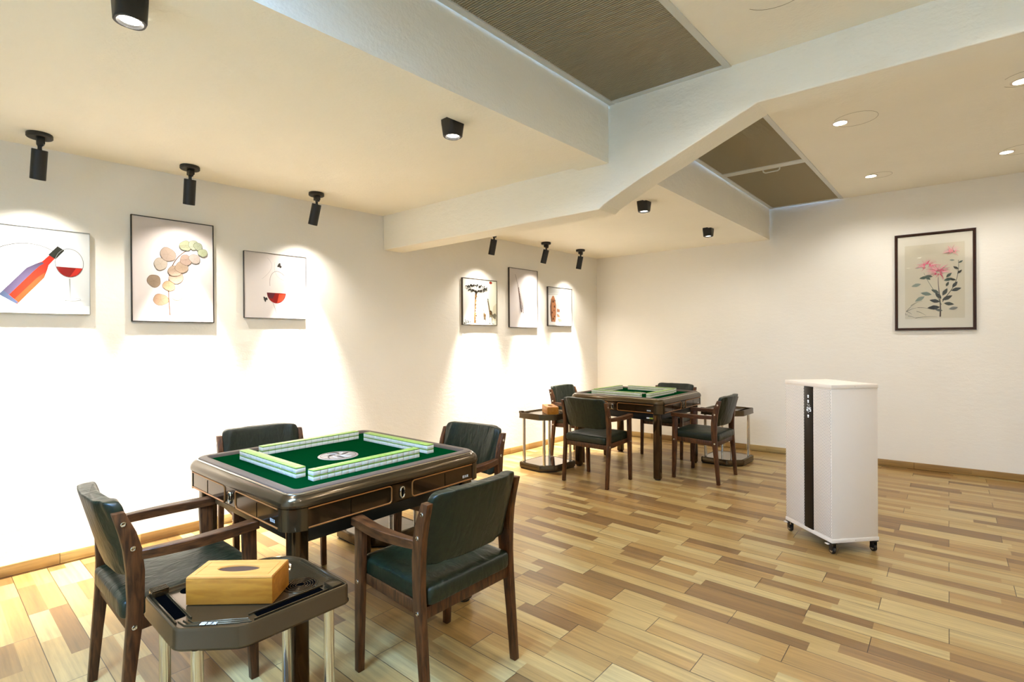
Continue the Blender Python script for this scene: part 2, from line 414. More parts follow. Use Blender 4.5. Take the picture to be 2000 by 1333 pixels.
# ------------------------------------------------------------------ roof windows and pleated blinds
M_pleat = mat('grey_brown_pleats', (166, 156, 130), 0.85, spec=0.2)
def thin_glass(name, k=0.5):
    m = bpy.data.materials.new(name); m.use_nodes = True; nt = m.node_tree; nt.nodes.remove(nt.nodes['Principled BSDF'])
    out = nt.nodes['Material Output']; tr = nt.nodes.new('ShaderNodeBsdfTransparent'); gl = nt.nodes.new('ShaderNodeBsdfGlossy')
    gl.inputs['Roughness'].default_value = 0.02; fr = nt.nodes.new('ShaderNodeFresnel'); fr.inputs['IOR'].default_value = 1.45; mx = nt.nodes.new('ShaderNodeMixShader')
    nt.links.new(node_math(nt, 'MULTIPLY', fr.outputs[0], k), mx.inputs[0]); nt.links.new(tr.outputs[0], mx.inputs[1]); nt.links.new(gl.outputs[0], mx.inputs[2]); nt.links.new(mx.outputs[0], out.inputs[0])
    return m
M_glass = thin_glass('roof_glass')
def rail(b, p0, p1, w, z0, z1, m):
    p0 = Vector((*p0, 0)); p1 = Vector((*p1, 0)); d = (p1-p0).normalized(); nn = Vector((-d.y, d.x, 0))
    q = [p0, p1, p1+nn*w, p0+nn*w]
    b.prism([(v.x, v.y) for v in q], z0, z1, m, bev=0.002)
GAP = 0.006
def window(idx, y0, y1a, y1b, x0f, x1f, close_near):
    """frame in the plane of the upper ceiling"""
    b = MB(); xa, xb = x0f(y0), x1f(y0); xc, xd = x0f(y1a), x1f(y1b)
    rail(b, (xa+GAP+0.036, y0), (xc+GAP+0.036, y1a-GAP), 0.036, Z2-0.006, Z2+0.04, M_alu)
    rail(b, (xb, y0), (xd, y1b-GAP), 0.036, Z2-0.006, Z2+0.04, M_alu)
    rail(b, (xc+GAP+0.005, y1a-GAP-0.04), (xd, y1b-GAP-0.04), 0.04, Z2-0.003, Z2+0.04, M_alu)
    o = struct(b.build('window_%d' % idx))
    g = MB(); g.prism([(xa-0.02, y0), (xb+0.02, y0), (xd+0.02, y1b), (xc-0.02, y1a)], 3.02, 3.028, M_glass); g.build('glass', o)
    return o
window(1, YR, fy(2.34), fy(3.1), RX, SX, False)
window(2, by(2.34), yb(2.27), yb(2.98), RX, SX, True)
def blind(name, label, y0, y1, rail_near=False, rail_far=False, handle=False, slope=0.078):
    t = thing(name, label, 'blind', (0, 0, 0), group=None)
    b = MB(); p = 0.0135; n = int((y1-y0)/p); vs = []; fs = []
    P_ = []
    for i in range(n):
        yy = y0 + i*p
        P_ += [(yy, 0.0), (yy+0.30*p, -0.0015), (yy+0.58*p, 0.0), (yy+0.62*p, 0.011), (yy+0.96*p, 0.011)]
    for yy, dz in P_:
        for x in (RX(yy)+GAP+0.026, SX(yy)-0.027):
            vs.append((x, yy + slope*(x-2.34), Z2+0.003+dz))
    for i in range(len(P_)-1): fs.append((2*i, 2*i+1, 2*i+3, 2*i+2))
    k = len(vs); b.add(vs, fs, M_pleat)
    top = [(v[0], v[1], v[2]+0.004) for v in vs]; b.add(top, [f[::-1] for f in fs], M_pleat)
    b.build('pleated_fabric', t)
    def bar(yy, w, nm):
        q = MB(); xa = RX(yy)+GAP+0.027; xb = SX(yy)-0.004
        q.prism([(xa, yy+slope*(xa-2.34)), (xb, yy+slope*(xb-2.34)), (xb, yy+w+slope*(xb-2.34)), (xa, yy+w+slope*(xa-2.34))], Z2-0.004, Z2+0.028, M_alu, bev=0.002)
        return q.build(nm, t)
    if rail_far: bar(y1-0.018, 0.036, 'end_rail')
    if rail_near:
        r = bar(y0-0.045, 0.052, 'pull_rail')
        if handle:
            q = MB(); x0, x1 = 2.66, 2.80; yy = y0-0.004 + slope*0.35
            q.tube([(x0, yy, Z2), (x0+0.005, yy+0.012, Z2-0.022), (x0+0.02, yy+0.016, Z2-0.03), (x1-0.02, yy+0.018, Z2-0.03), (x1-0.005, yy+0.016, Z2-0.022), (x1, yy+0.006, Z2)], 0.006, M_alu)
            q.build('pull_handle', r)
    return t
blind('pleated_blind', 'long grey pleated blind drawn under the near roof window, in front of the cross beam', 0.15, fy(2.34)-0.012, rail_near=True)
blind('pleated_blind', 'grey-brown pleated blind of the far roof window, half nearer the cross beam', by(2.34)+0.02, 4.835, rail_far=True, slope=0.09)
blind('pleated_blind', 'grey-brown pleated blind with a white pull handle, against the back wall', 4.90, yb(2.27)-0.012, rail_near=True, handle=True, slope=0.09)

# ------------------------------------------------------------------ lamps
def track_spot(loc, tilt, label):
    """surface spotlight; tilt = (dx, dy) displacement of the muzzle over a length of 0.165"""
    t = thing('spotlight', label, 'spotlight', loc, group=None)
    b = MB(); b.lathe([(0.0, 0.0), (0.056, 0.0), (0.058, -0.004), (0.058, -0.020), (0.054, -0.024), (0, -0.024)], M_black); b.build('ceiling_rose', t)
    b = MB(); b.box((0, 0.004, -0.040), (0.052, 0.034, 0.034), M_black, bev=0.003); b.box((0.018, 0, -0.062), (0.020, 0.026, 0.016), M_black, bev=0.002)
    b.tube([(0.004, 0, -0.055), (0.004, 0, -0.075), (0.004, 0, -0.096)], [0.015, 0.009, 0.011], M_black); b.build('adapter', t)
    d = Vector((tilt[0], tilt[1], -math.sqrt(max(1e-4, 0.165**2 - tilt[0]**2 - tilt[1]**2)))).normalized()
    T = Matrix.Translation(Vector((0.004, 0, -0.088))) @ d.to_track_quat('-Z', 'Y').to_matrix().to_4x4()
    b = MB(); b.lathe([(0, 0), (0.033, 0), (0.035, -0.002), (0.035, -0.163), (0.033, -0.165), (0.030, -0.165), (0.027, -0.15), (0.0, -0.148)], M_black, T=T); c = b.build('lamp_barrel', t)
    b = MB(); b.lathe([(0, -0.1475), (0.024, -0.1475), (0.024, -0.1482), (0, -0.1482)], M_glow, T=T); b.build('lamp_lens', t)
    p = Vector(loc) + (T @ Vector((0, 0, -0.152)))
    aim = Vector((d.x*0.08, d.y*0.08, d.z))
    lamp('spot_light', 'SPOT', p, K_SPOT, WARM, aim, size=0.016, spot=49, blend=1.0)
    lamp('spot_halo', 'SPOT', p, K_SPOTW, WARM, aim, size=0.016, spot=120, blend=1.0)
    return t
spots = [((0.268, 0.308), (-0.045, -0.006), 'black ceiling spotlight over the wine bottle picture, largest of the spotlights'),
         ((0.266, 1.043), (-0.045, 0.0035), 'black ceiling spotlight over the round-leaved branch picture, nearly upright barrel'),
         ((0.272, 1.914), (-0.05, -0.0105), 'black ceiling spotlight leaning over the small wine glass picture, before the cross beam'),
         ((0.262, 3.90), (-0.045, 0.002), 'black spotlight barrel peeking out under the cross beam, over the giraffe picture'),
         ((0.262, 4.788), (-0.048, -0.003), 'black leaning ceiling spotlight over the tall thin grass picture, middle one of the far three'),
         ((0.268, 5.488), (-0.04, 0.004), 'black leaning ceiling spotlight nearest the far room corner')]
for (x, y), tl, lb in spots: track_spot((x, y, Z1), tl, lb)
def square_lamp(loc, label, energy=None):
    t = thing('ceiling_lamp', label, 'ceiling lamp', loc)
    b = MB(); h = 0.046
    L = [rrect(h, h, 0.010, 6, 0), rrect(h, h, 0.012, 6, -0.02), rrect(h, h, 0.034, 6, -0.086), rrect(h-0.003, h-0.003, 0.034, 6, -0.090), rrect(h-0.008, h-0.008, 0.036, 6, -0.090), rrect(h-0.012, h-0.012, 0.0335, 6, -0.078)]
    b.loft(L, M_black); b.build('lamp_housing', t)
    b = MB(); b.lathe([(0, -0.0805), (0.032, -0.0805), (0.032, -0.0785), (0, -0.0785)], M_glow); b.build('lamp_lens', t)
    lamp('down_light', 'SPOT', Vector(loc)+Vector((0, 0, -0.083)), K_SQ if energy is None else energy, WHITE, size=0.03, spot=174, blend=0.6)
    return t
square_lamp((2.030, 0.395, Z1), 'black surface ceiling lamp cut by the top edge of the photo, largest box lamp')
square_lamp((2.068, 1.780, Z1), 'small black box ceiling lamp near the lengthwise beam, above the front table')
square_lamp((2.012, 3.945, Z1), 'small black box ceiling lamp just behind the cross beam', energy=18)
square_lamp((1.985, 5.375, Z1), 'smallest black box ceiling lamp, nearest the back wall', energy=11)
M_crack = mat('patch_outline', (150, 138, 108), 0.8)
def downlight(loc, label, arc=True, energy=None, patch=0.14, pd=(0.10, 0.04)):
    t = thing('recessed_downlight', label, 'downlight', loc)
    b = MB(); b.lathe([(0.040, -0.0045), (0.047, -0.0055), (0.052, -0.004), (0.053, 0.0)], M_white, n=36, cap=False); b.build('trim_ring', t)
    b = MB(); b.lathe([(0, -0.0035), (0.041, -0.0035), (0.041, -0.0005), (0, -0.0005)], M_glow, n=36); b.build('lamp_lens', t)
    lamp('down_light', 'SPOT', Vector(loc)+Vector((0, 0, -0.008)), K_DN if energy is None else energy, WHITE, size=0.035, spot=150, blend=0.6)
    if arc:
        c = Vector((pd[0], pd[1], -0.0002)); P = [c + Vector((patch*math.cos(a), patch*math.sin(a), 0)) for a in [math.radians(-150+300*k/40) for k in range(41)]]
        q = MB(); q.tube(P, 0.0011, M_crack, n=5); q.build('patch_outline', t)
    return t
downlight((3.382, 4.237, Z2), 'round recessed downlight close behind the cross beam, left of its pair', patch=0.13, pd=(0.09, 0.0))
downlight((4.294, 4.296, Z2), 'round recessed downlight cut by the right edge of the photo', patch=0.12, pd=(0.03, -0.03))
downlight((3.342, 5.832, Z2), 'round recessed downlight beside the far roof window, nearest the back wall', patch=0.10, pd=(0.06, 0.02))
downlight((4.260, 5.860, Z2), 'round recessed downlight above the peony painting, right of its pair', patch=0.14, pd=(0.10, 0.0))
downlight((3.36, 2.28, Z2), 'round recessed downlight just above the top edge of the photo, before the cross beam', energy=18, patch=0.15, pd=(0.11, 0.13))
# unseen fittings behind and beside the camera, added for ambient light
for x, y in ((4.28, 2.40), (3.38, 0.75), (4.28, 0.75), (4.28, -1.0)):
    downlight((x, y, Z2), 'added recessed downlight outside the view, over the camera side of the room', arc=False)['group'] = 'added downlights over the camera side'

# ------------------------------------------------------------------ chairs
def slab(b, poly, x0, x1, m, bev=0.003):
    """poly in (y, z) extruded along x"""
    T = Matrix(((0, 0, 1, 0), (1, 0, 0, 0), (0, 1, 0, 0), (0, 0, 0, 1)))
    b.prism(poly, x0, x1, m, bev=bev, T=T)
def superell(cx, cy, cz, a, bb, c, e1, e2, m, b, nu=40, nv=20, warp=None):
    vs = []; fs = []
    sg = lambda v, e: math.copysign(abs(v)**e, v)
    for j in range(nv+1):
        ph = -math.pi/2 + math.pi*j/nv
        for i in range(nu):
            th = 2*math.pi*i/nu
            x = a*sg(math.cos(ph), e1)*sg(math.cos(th), e2); y = bb*sg(math.cos(ph), e1)*sg(math.sin(th), e2); z = c*sg(math.sin(ph), e1)
            if warp: x, y, z = warp(x, y, z)
            vs.append((cx+x, cy+y, cz+z))
    for j in range(nv):
        for i in range(nu): fs.append((j*nu+i, j*nu+(i+1) % nu, (j+1)*nu+(i+1) % nu, (j+1)*nu+i))
    b.add(vs, fs, m, True)
def make_chair(label):
    t = thing('armchair', label, 'chair')
    zs = [0, 0.20, 0.36, 0.46, 0.56, 0.64, 0.70, 0.775]; ys = [-0.222, -0.205, -0.190, -0.184, -0.184, -0.192, -0.206, -0.232]; ws = [0.030, 0.036, 0.044, 0.048, 0.052, 0.052, 0.048, 0.036]
    poly = [(y-w/2, z) for z, y, w in zip(zs, ys, ws)] + [(y+w/2, z) for z, y, w in list(zip(zs, ys, ws))[::-1]]
    fz = [0, 0.36, 0.605]; fyy = [0.207, 0.196, 0.190]; fw = [0.030, 0.046, 0.052]
    fpoly = [(y-w/2, z) for z, y, w in zip(fz, fyy, fw)] + [(y+w/2, z) for z, y, w in list(zip(fz, fyy, fw))[::-1]]
    for s in (-1, 1):
        b = MB(); xa, xb = sorted((s*0.222, s*0.250)); slab(b, poly, xa, xb, M_walnut); rl = b.build('rear_leg', t)
        for z, y in ((0.735, -0.219), (0.645, -0.192), (0.375, -0.190)):
            q = MB(); T = Matrix.Translation((s*0.250, y, z)) @ Matrix.Rotation(math.pi/2*s, 4, 'Y')
            q.lathe([(0.0085, -0.001), (0.0085, 0.0015), (0.006, 0.0028), (0.003, 0.0022), (0, 0.0018)], M_chrome, n=14, T=T); q.build('bolt', rl)
        b = MB(); slab(b, fpoly, xa, xb, M_walnut); fl = b.build('front_leg', t)
        q = MB(); T = Matrix.Translation((s*0.250, 0.197, 0.372)) @ Matrix.Rotation(math.pi/2*s, 4, 'Y')
        q.lathe([(0.0085, -0.001), (0.0085, 0.0015), (0.006, 0.0028), (0, 0.0018)], M_chrome, n=14, T=T); q.build('bolt', fl)
        # arm: bowed plan, wider at the front
        b = MB(); N = 14; L = []
        for i in range(N+1):
            u = i/N; y = -0.172 + u*(0.222+0.172); xo = 0.236 + 0.018*math.sin(math.pi*min(1, u*1.05)); w = 0.013 + 0.013*u**0.7
            z1 = 0.632; z0 = 0.600 - 0.004*math.sin(math.pi*u)
            L.append([(s*(xo-w), y, z0), (s*(xo+w), y, z0), (s*(xo+w), y, z1-0.003), (s*(xo+w-0.003), y, z1), (s*(xo-w+0.003), y, z1), (s*(xo-w), y, z1-0.003)])
        b.loft(L, M_walnut_y); b.build('armrest', t)
        b = MB(); slab(b, [(-0.17, 0.345), (0.18, 0.360), (0.18, 0.402), (-0.17, 0.392)], *sorted((s*0.205, s*0.2225)), M_walnut, bev=0.003); b.build('side_rail', t)
    b = MB(); b.box((0, 0.190, 0.377), (0.444, 0.022, 0.044), M_walnut, bev=0.003); b.build('front_rail', t)
    b = MB(); b.box((0, -0.190, 0.367), (0.444, 0.022, 0.044), M_walnut, bev=0.003); b.build('rear_rail', t)
    b = MB()
    def wp(x, y, z):
        if z > 0: z += 0.010*(1-(x/0.22)**2)*(1-(y/0.215)**2)
        k = noise.noise(Vector((x*9, y*7, z*9)))*0.0025
        return x, y, z + k
    superell(0, 0.003, 0.427, 0.221, 0.224, 0.041, 0.32, 0.12, M_leather, b, 64, 24, wp)
    b.build('seat_cushion', t)
    b = MB()
    def wq(x, y, z):
        # x across, y thickness, z height; bow backwards in the middle, lean back with height
        yy = y*(1.0-0.25*abs(x/0.22)**6) - 0.034*(1-(x/0.222)**2) - (z*0.26) - 0.004*math.sin(x*90+z*20)*math.exp(-((abs(x)-0.17)/0.05)**2)
        return x, yy, z + 0.002*math.sin(x*40)
    superell(0, -0.196, 0.668, 0.2215, 0.029, 0.140, 0.17, 0.35, M_leather, b, 56, 34, wq)
    b.build('backrest_cushion', t)
    return t
D = math.radians
chair = make_chair('green leather walnut armchair right of the front table, its back to the camera side')
chair.location = (2.452, 1.345, 0); chair.rotation_euler = (0, 0, D(91.5)); chair['group'] = 'armchairs around the front table'
GF, GB = 'armchairs around the front table', 'armchairs around the far table'
copy_thing(chair, (1.745, 0.580, 0), D(2.0), 'green leather walnut armchair at the lower left, beside the tray stand holding the tissue box', GF)
copy_thing(chair, (0.965, 1.275, 0), D(-97), 'green leather walnut armchair between the front table and the left wall', GF)
copy_thing(chair, (1.745, 2.010, 0), D(187), 'green leather walnut armchair behind the front table, wrinkled back turned towards the far table', GF)
copy_thing(chair, (1.395, 4.150, 0), D(1.5), 'green leather walnut armchair with its back to us in front of the far table', GB)
copy_thing(chair, (2.097, 4.962, 0), D(91.5), 'green leather walnut armchair right of the far table, seen from the side', GB)
copy_thing(chair, (0.670, 4.870, 0), D(-88), 'green leather walnut armchair left of the far table, behind the small tissue box', GB)
copy_thing(chair, (1.385, 5.660, 0), D(183.5), 'green leather walnut armchair behind the far table, only its back top showing', GB)

# ------------------------------------------------------------------ mahjong tables
def logo(b, T, w, m):
    """small white maker mark: framed block with two glyph-like stroke groups"""
    s = w/3.2
    def r(x0, y0, x1, y1): b.add([T @ Vector(p) for p in ((x0*s, y0*s, 0), (x1*s, y0*s, 0), (x1*s, y1*s, 0), (x0*s, y1*s, 0))], [(0, 1, 2, 3)], m)
    r(0, 0, 0.14, 1); r(0.86, 0, 1, 1); r(0, 0, 1, 0.14); r(0, 0.86, 1, 1); r(0.28, 0.28, 0.46, 0.74); r(0.56, 0.28, 0.74, 0.74); r(0.28, 0.46, 0.74, 0.56)
    for ox in (1.2, 2.2):
        r(ox, 0.82, ox+0.85, 0.94); r(ox+0.1, 0.55, ox+0.75, 0.66); r(ox, 0.26, ox+0.85, 0.37); r(ox+0.36, 0.0, ox+0.49, 0.94); r(ox+0.05, 0, ox+0.17, 0.4); r(ox+0.68, 0, ox+0.8, 0.4)
def make_table(label):
    t = thing('mahjong_table', label, 'mahjong table')
    b = MB(); b.prism(rrect(0.447, 0.447, 0.03, 5), 0.752, 0.765, M_felt); b.build('felt_top', t)
    # emblem
    b = MB(); b.lathe([(0, 0.768), (0.088, 0.768), (0.094, 0.7675), (0.096, 0.7655), (0.096, 0.765), (0, 0.765)], mat('emblem_silver', (158, 148, 140), 0.35, 0.3), n=48)
    em = b.build('centre_disc', t)
    b = MB(); me = mat('emblem_pattern', (84, 74, 66), 0.4, 0.3); ml = mat('emblem_light', (206, 198, 190), 0.35)
    for k in range(9):
        a = k*0.7+0.3; P = []
        for i in range(8):
            u = i/7; rr = 0.016+0.058*u; an = a + 1.1*u + 0.3*math.sin(3*u+k); P.append((rr*math.cos(an), rr*math.sin(an), 0.7684))
        b.tube(P, [0.0012+0.003*math.sin(math.pi*i/7) for i in range(8)], me if k % 2 else ml, n=5)
    b.tube([(0.084*math.cos(a), 0.084*math.sin(a), 0.7682) for a in [2*math.pi*k/48 for k in range(48)]], 0.0012, me, n=5, closed=True)
    b.build('disc_engraving', em)
    def ring(prof, m, name):
        q = MB(); q.loft([rrect(h, h, r, 8, z) for h, z, r in prof], m, cap0=False, cap1=False); return q.build(name, t)
    ring([(0.440, 0.764, 0.02), (0.441, 0.774, 0.02), (0.444, 0.779, 0.022), (0.450, 0.781, 0.025), (0.470, 0.780, 0.045), (0.477, 0.777, 0.05), (0.479, 0.770, 0.052)], M_rim, 'padded_inner_rim')
    ring([(0.4785, 0.769, 0.05), (0.4795, 0.7725, 0.052), (0.482, 0.7735, 0.054), (0.4845, 0.7725, 0.056), (0.486, 0.769, 0.058)], M_chrome, 'chrome_bead')
    ring([(0.4845, 0.768, 0.056), (0.490, 0.768, 0.060), (0.500, 0.760, 0.068), (0.508, 0.748, 0.074), (0.511, 0.735, 0.076), (0.510, 0.724, 0.076), (0.504, 0.721, 0.072)], M_bronze, 'outer_rim')
    ring([(0.486, 0.7215, 0.07), (0.500, 0.7215, 0.070), (0.504, 0.716, 0.072), (0.504, 0.643, 0.072), (0.499, 0.636, 0.07), (0.47, 0.6355, 0.06)], M_dbronze, 'apron')
    b = MB(); b.prism(rrect(0.485, 0.485, 0.05, 5), 0.6355, 0.75, M_blackp); b.prism(rrect(0.440, 0.440, 0.03, 4), 0.562, 0.6355, M_blackp, bev=0.004); b.build('machine_body', t)
    for k in range(4):
        R = Matrix.Rotation(k*math.pi/2, 4, 'Z')
        for s in (-1, 1):
            P = []; y = -0.5055; x0, x1 = s*0.428, s*0.055; zt, zb = 0.716, 0.643; r = 0.014
            P.append((x0, y, zt)); P.append((x1+s*r, y, zt))
            for a in (30, 60): P.append((x1+s*r-s*r*math.sin(D(a)), y, zt-r+r*math.cos(D(a))))
            P.append((x1, y, zt-r)); P.append((x1, y, zb+r))
            for a in (60, 30): P.append((x1+s*r-s*r*math.sin(D(a)), y, zb+r-r*math.cos(D(a))))
            P.append((x1+s*r, y, zb)); P.append((x0, y, zb))
            b = MB(); b.tube(P, 0.0032, M_copper, n=8, T=R); 
            b.box((s*0.25, -0.5045, 0.676), (0.0012, 0.002, 0.06), M_dark, T=R)
            b.build('copper_trim', t)
        # oval chrome drawer pull
        b = MB(); P = []
        for i in range(24):
            a = 2*math.pi*i/24; P.append((0.010*math.copysign(abs(math.cos(a))**0.7, math.cos(a)), -0.507, 0.676 + 0.023*math.copysign(abs(math.sin(a))**0.8, math.sin(a))))
        b.tube(P, 0.0042, M_chrome, n=8, closed=True, T=R); b.box((0, -0.5045, 0.676), (0.018, 0.003, 0.042), M_dark, bev=0.001, T=R); b.build('drawer_pull', t)
        b = MB(); T = R @ Matrix.Translation((0.365, -0.5050, 0.658)) @ Matrix.Rotation(math.pi/2, 4, 'X'); logo(b, T, 0.040, M_logo); b.build('maker_mark', t)
        # corner blocks
        b = MB(); th = []
        for a in range(0, 91, 10):
            th.append((0.432+0.0745*math.cos(D(a)), 0.432+0.0745*math.sin(D(a))))
        b.loft([[(*p, z) for p in th] + [(0.432, 0.50, z), (0.432, 0.432, z), (0.50, 0.432, z)] for z in (0.6355, 0.642, 0.716, 0.7205)], M_bronze, T=R); b.build('corner_block', t)
        # legs
        sx, sy = ((1, 1), (-1, 1), (-1, -1), (1, -1))[k]; cx, cy = sx*0.437, sy*0.437
        b = MB(); b.loft([rrect(h, h, rr, 4, z, cx, cy) for h, rr, z in ((0.031, 0.014, 0.012), (0.033, 0.015, 0.016), (0.033, 0.015, 0.625))], M_dbronze); lg = b.build('leg', t)
        b = MB(); b.lathe([(0, 0), (0.027, 0), (0.029, 0.004), (0.029, 0.012), (0, 0.012)], M_blackp, n=20, T=Matrix.Translation((cx, cy, 0))); b.build('foot_pad', lg)
    return t
TN, AN = (1.715, 1.305), D(2.8)
TF, AF = (1.362, 4.965), D(1.8)
tn = make_table('nearer mahjong table with brown lacquered body and green felt, lower left'); tn['group'] = 'mahjong tables'
tn.scale = (1.025, 1.025, 1); tn.location = (*TN, 0); tn.rotation_euler = (0, 0, AN)
tf = copy_thing(tn, (*TF, 0), AF, 'farther mahjong table with brown lacquered body, in the middle near the back wall', 'mahjong tables')

b = MB(); b.box((0.345, -0.4415, 0.583), (0.030, 0.002, 0.014), M_logo); b.box((0.378, -0.4415, 0.583), (0.036, 0.002, 0.014), mat('lime_sticker', (176, 180, 60), 0.5)); st = b.build('sticker', tf); st['label'] = 'white and lime sticker under the table edge'
# ------------------------------------------------------------------ mahjong tiles
TW, TL, TH = 0.0333, 0.0450, 0.0225
def tile_mesh():
    b = MB(); b.box((0, 0, TH*0.40), (TW-0.0006, TL, TH*0.80), M_tilew, bev=0.0022, seg=2); body = b.build('mahjong_tile')
    return body
def tile_back_mesh(par):
    b = MB(); b.box((0, 0, TH*0.83), (TW-0.0006, TL, TH*0.12), M_tilel, bev=0.0006, seg=1)
    b.box((0, 0, TH*0.92), (TW-0.0008, TL-0.0002, TH*0.16), M_tileg, bev=0.0016, seg=2); return b.build('tile_back', par)
t0 = tile_mesh(); tb0 = tile_back_mesh(t0); tb0['label'] = 'lime green tile back'
first = [True]
def wall_of_tiles(T, ang, side, shift, half, where, n=17):
    """side 0 E, 1 N, 2 W, 3 S; run of n tiles, two layers"""
    for layer in (0, 1):
        for i in range(n):
            s = (i-(n-1)/2)*TW
            p = Matrix.Rotation(side*math.pi/2, 3, 'Z') @ Vector((half, s+shift, 0))
            p = Matrix.Rotation(ang, 3, 'Z') @ p
            loc = (T[0]+p.x+random.uniform(-.0003, .0003), T[1]+p.y+random.uniform(-.0003, .0003), 0.7652 + layer*(TH+0.0003))
            rz = ang + side*math.pi/2 + math.pi/2
            wd = ('upper' if layer else 'lower')
            if first[0]:
                o = t0; first[0] = False
            else:
                o = t0.copy(); COL.objects.link(o); k = tb0.copy(); COL.objects.link(k); k.parent = o
            o.location = loc; o.rotation_euler = (0, 0, rz)
            tag(o, 'white mahjong tile, %s layer of the %s' % (wd, where), 'mahjong tile', '%s layer of the %s' % (wd, where))
wh = ['tile wall along the %s', 'tile wall along the %s', 'tile wall along the %s', 'tile wall along the %s']
for T, A, nm, sh in (((TN[0], TN[1]), AN, 'nearer table', (-0.030, 0.0, 0.0, 0.0)), ((TF[0]-0.03, TF[1]-0.01), AF, 'farther table', (-0.03, 0, 0, 0))):
    wall_of_tiles(T, A, 0, -0.045, 0.330, 'right side wall on the %s' % nm)
    wall_of_tiles(T, A, 1, -0.045, 0.330, 'back side wall on the %s' % nm)
    wall_of_tiles(T, A, 2, -0.040, 0.330, 'left side wall on the %s' % nm)
    wall_of_tiles(T, A, 3, -0.030, 0.330, 'front side wall on the %s' % nm)

# ------------------------------------------------------------------ tray stands
def make_tray(label):
    t = thing('tray_stand', label, 'side table')
    hx, hy = 0.206, 0.222
    # outline: small SW corner, chamfered SE corner, small NE corner, wide round NW corner
    base = []
    def arc(cx, cy, r, a0, a1, n): base.extend([(cx+r*math.cos(D(a0+(a1-a0)*k/n)), cy+r*math.sin(D(a0+(a1-a0)*k/n))) for k in range(n+1)])
    arc(-hx+0.022, -hy+0.022, 0.022, 180, 270, 6)
    arc(0.060, -hy+0.050, 0.050, 270, 312, 6)
    arc(hx-0.055, -0.075, 0.055, 320, 360, 6)
    arc(hx-0.020, hy-0.020, 0.020, 0, 90, 6)
    arc(-0.070, hy-0.135, 0.135, 90, 180, 14)
    cen = Vector((-0.01, 0.0))
    def loop(dx, z, k=1.0, n=8):
        N_ = len(base); out = []
        for i, p in enumerate(base):
            a_ = Vector(base[i-1]); c_ = Vector(base[(i+1) % N_]); t_ = (c_-a_).normalized(); nn = Vector((-t_.y, t_.x))
            q = Vector(p) + nn*dx; out.append((q.x, q.y, z))
        return out
    b = MB()
    b.loft([loop(0.0, 0.528), loop(-0.003, 0.532), loop(-0.003, 0.536), loop(0.0, 0.542), loop(0.0, 0.580), loop(0.003, 0.587), loop(0.006, 0.588), loop(0.009, 0.586), loop(0.011, 0.580), loop(0.013, 0.578), loop(0.0145, 0.575)], M_bronze, cap0=True, cap1=True)
    tr = b.build('tray', t)
    b = MB(); b.box((-0.098, -0.185, 0.5758), (0.196, 0.027, 0.0016), M_dark); b.build('slot', tr)
    b = MB(); b.box((0.150, 0.058, 0.5758), (0.027, 0.198, 0.0016), M_dark); b.build('slot', tr)
    for c_, d_ in (((-0.085, -0.166, 0.5775), (0.225, 0.005, 0.005)), ((-0.085, -0.2035, 0.5775), (0.225, 0.005, 0.005)), ((0.131, 0.058, 0.5775), (0.005, 0.225, 0.005)), ((0.169, 0.058, 0.5775), (0.005, 0.225, 0.005))):
        b = MB(); b.box(c_, d_, M_bronze, bev=0.0015); b.build('slot_lip', tr)
    b = MB()
    b.box((-0.212+0.012, -0.184, 0.584), (0.034, 0.044, 0.018), M_bronze, bev=0.002)
    for k in range(4): b.box((-0.212+k*0.0095, -0.184, 0.595), (0.0045, 0.044, 0.006), M_bronze, bev=0.0012)
    b.build('ridge_block', tr)
    b = MB()
    for k in range(3): o_ = k*0.011; b.tube([(0.020+o_*0.4, -0.196+o_, 0.5765), (0.055+o_*0.1, -0.192+o_, 0.5765), (0.150-o_, -0.092+o_*0.3, 0.5765), (0.172-o_, -0.062, 0.5765)], 0.0017, M_bronze, n=6)
    b.build('groove_lines', tr)
    b = MB(); b.box((0.160, 0.190, 0.583), (0.052, 0.036, 0.013), M_bronze, bev=0.003); b.build('corner_block', tr)
    b = MB(); T = Matrix.Translation((-0.098, 0.128, 0))
    b.lathe([(0.050, 0.575), (0.050, 0.578), (0.047, 0.581), (0.043, 0.578), (0.041, 0.5762)], M_chrome, n=40, T=T, cap=False); b.lathe([(0, 0.5755), (0.041, 0.5755), (0.041, 0.5762), (0, 0.5762)], M_dbronze, n=40, T=T); b.build('cup_ring', tr)
    b = MB(); b.lathe([(0, 0.5752), (0.022, 0.5752), (0.022, 0.5758), (0, 0.5758)], M_dark, n=24, T=Matrix.Translation((-0.165, -0.115, 0))); b.build('round_hole', tr)
    b = MB(); T = Matrix.Translation((0.070, 0.128, 0))
    for r in (0.046, 0.038, 0.030, 0.022, 0.014): b.lathe([(r-0.0022, 0.5758), (r-0.001, 0.5775), (r+0.001, 0.5775), (r+0.0022, 0.5758)], M_dbronze, n=36, T=T, cap=False)
    b.lathe([(0, 0.5752), (0.048, 0.5752), (0.048, 0.5758), (0, 0.5758)], M_dark, n=36, T=T); b.lathe([(0.048, 0.575), (0.049, 0.5775), (0.052, 0.5775), (0.053, 0.575)], M_bronze, n=36, T=T, cap=False); b.build('ashtray', tr)
    b = MB(); logo(b, Matrix.Translation((0.088, -0.166, 0.5785)) @ Matrix.Rotation(D(44), 4, 'Z'), 0.046, M_logo); b.build('maker_mark', tr)
    q = ((-0.168, -0.178), (0.110, -0.178), (-0.120, 0.172), (0.165, 0.172))
    for x, y in q:
        b = MB(); b.lathe([(0, 0.07), (0.0155, 0.07), (0.0155, 0.530), (0, 0.530)], M_chrome, n=22, T=Matrix.Translation((x, y, 0))); b.build('leg', t)
    b = MB()
    b.loft([loop(0.012, 0.0), loop(0.010, 0.010), loop(0.004, 0.012)], M_blackp)
    b.build('rubber_edge', t)
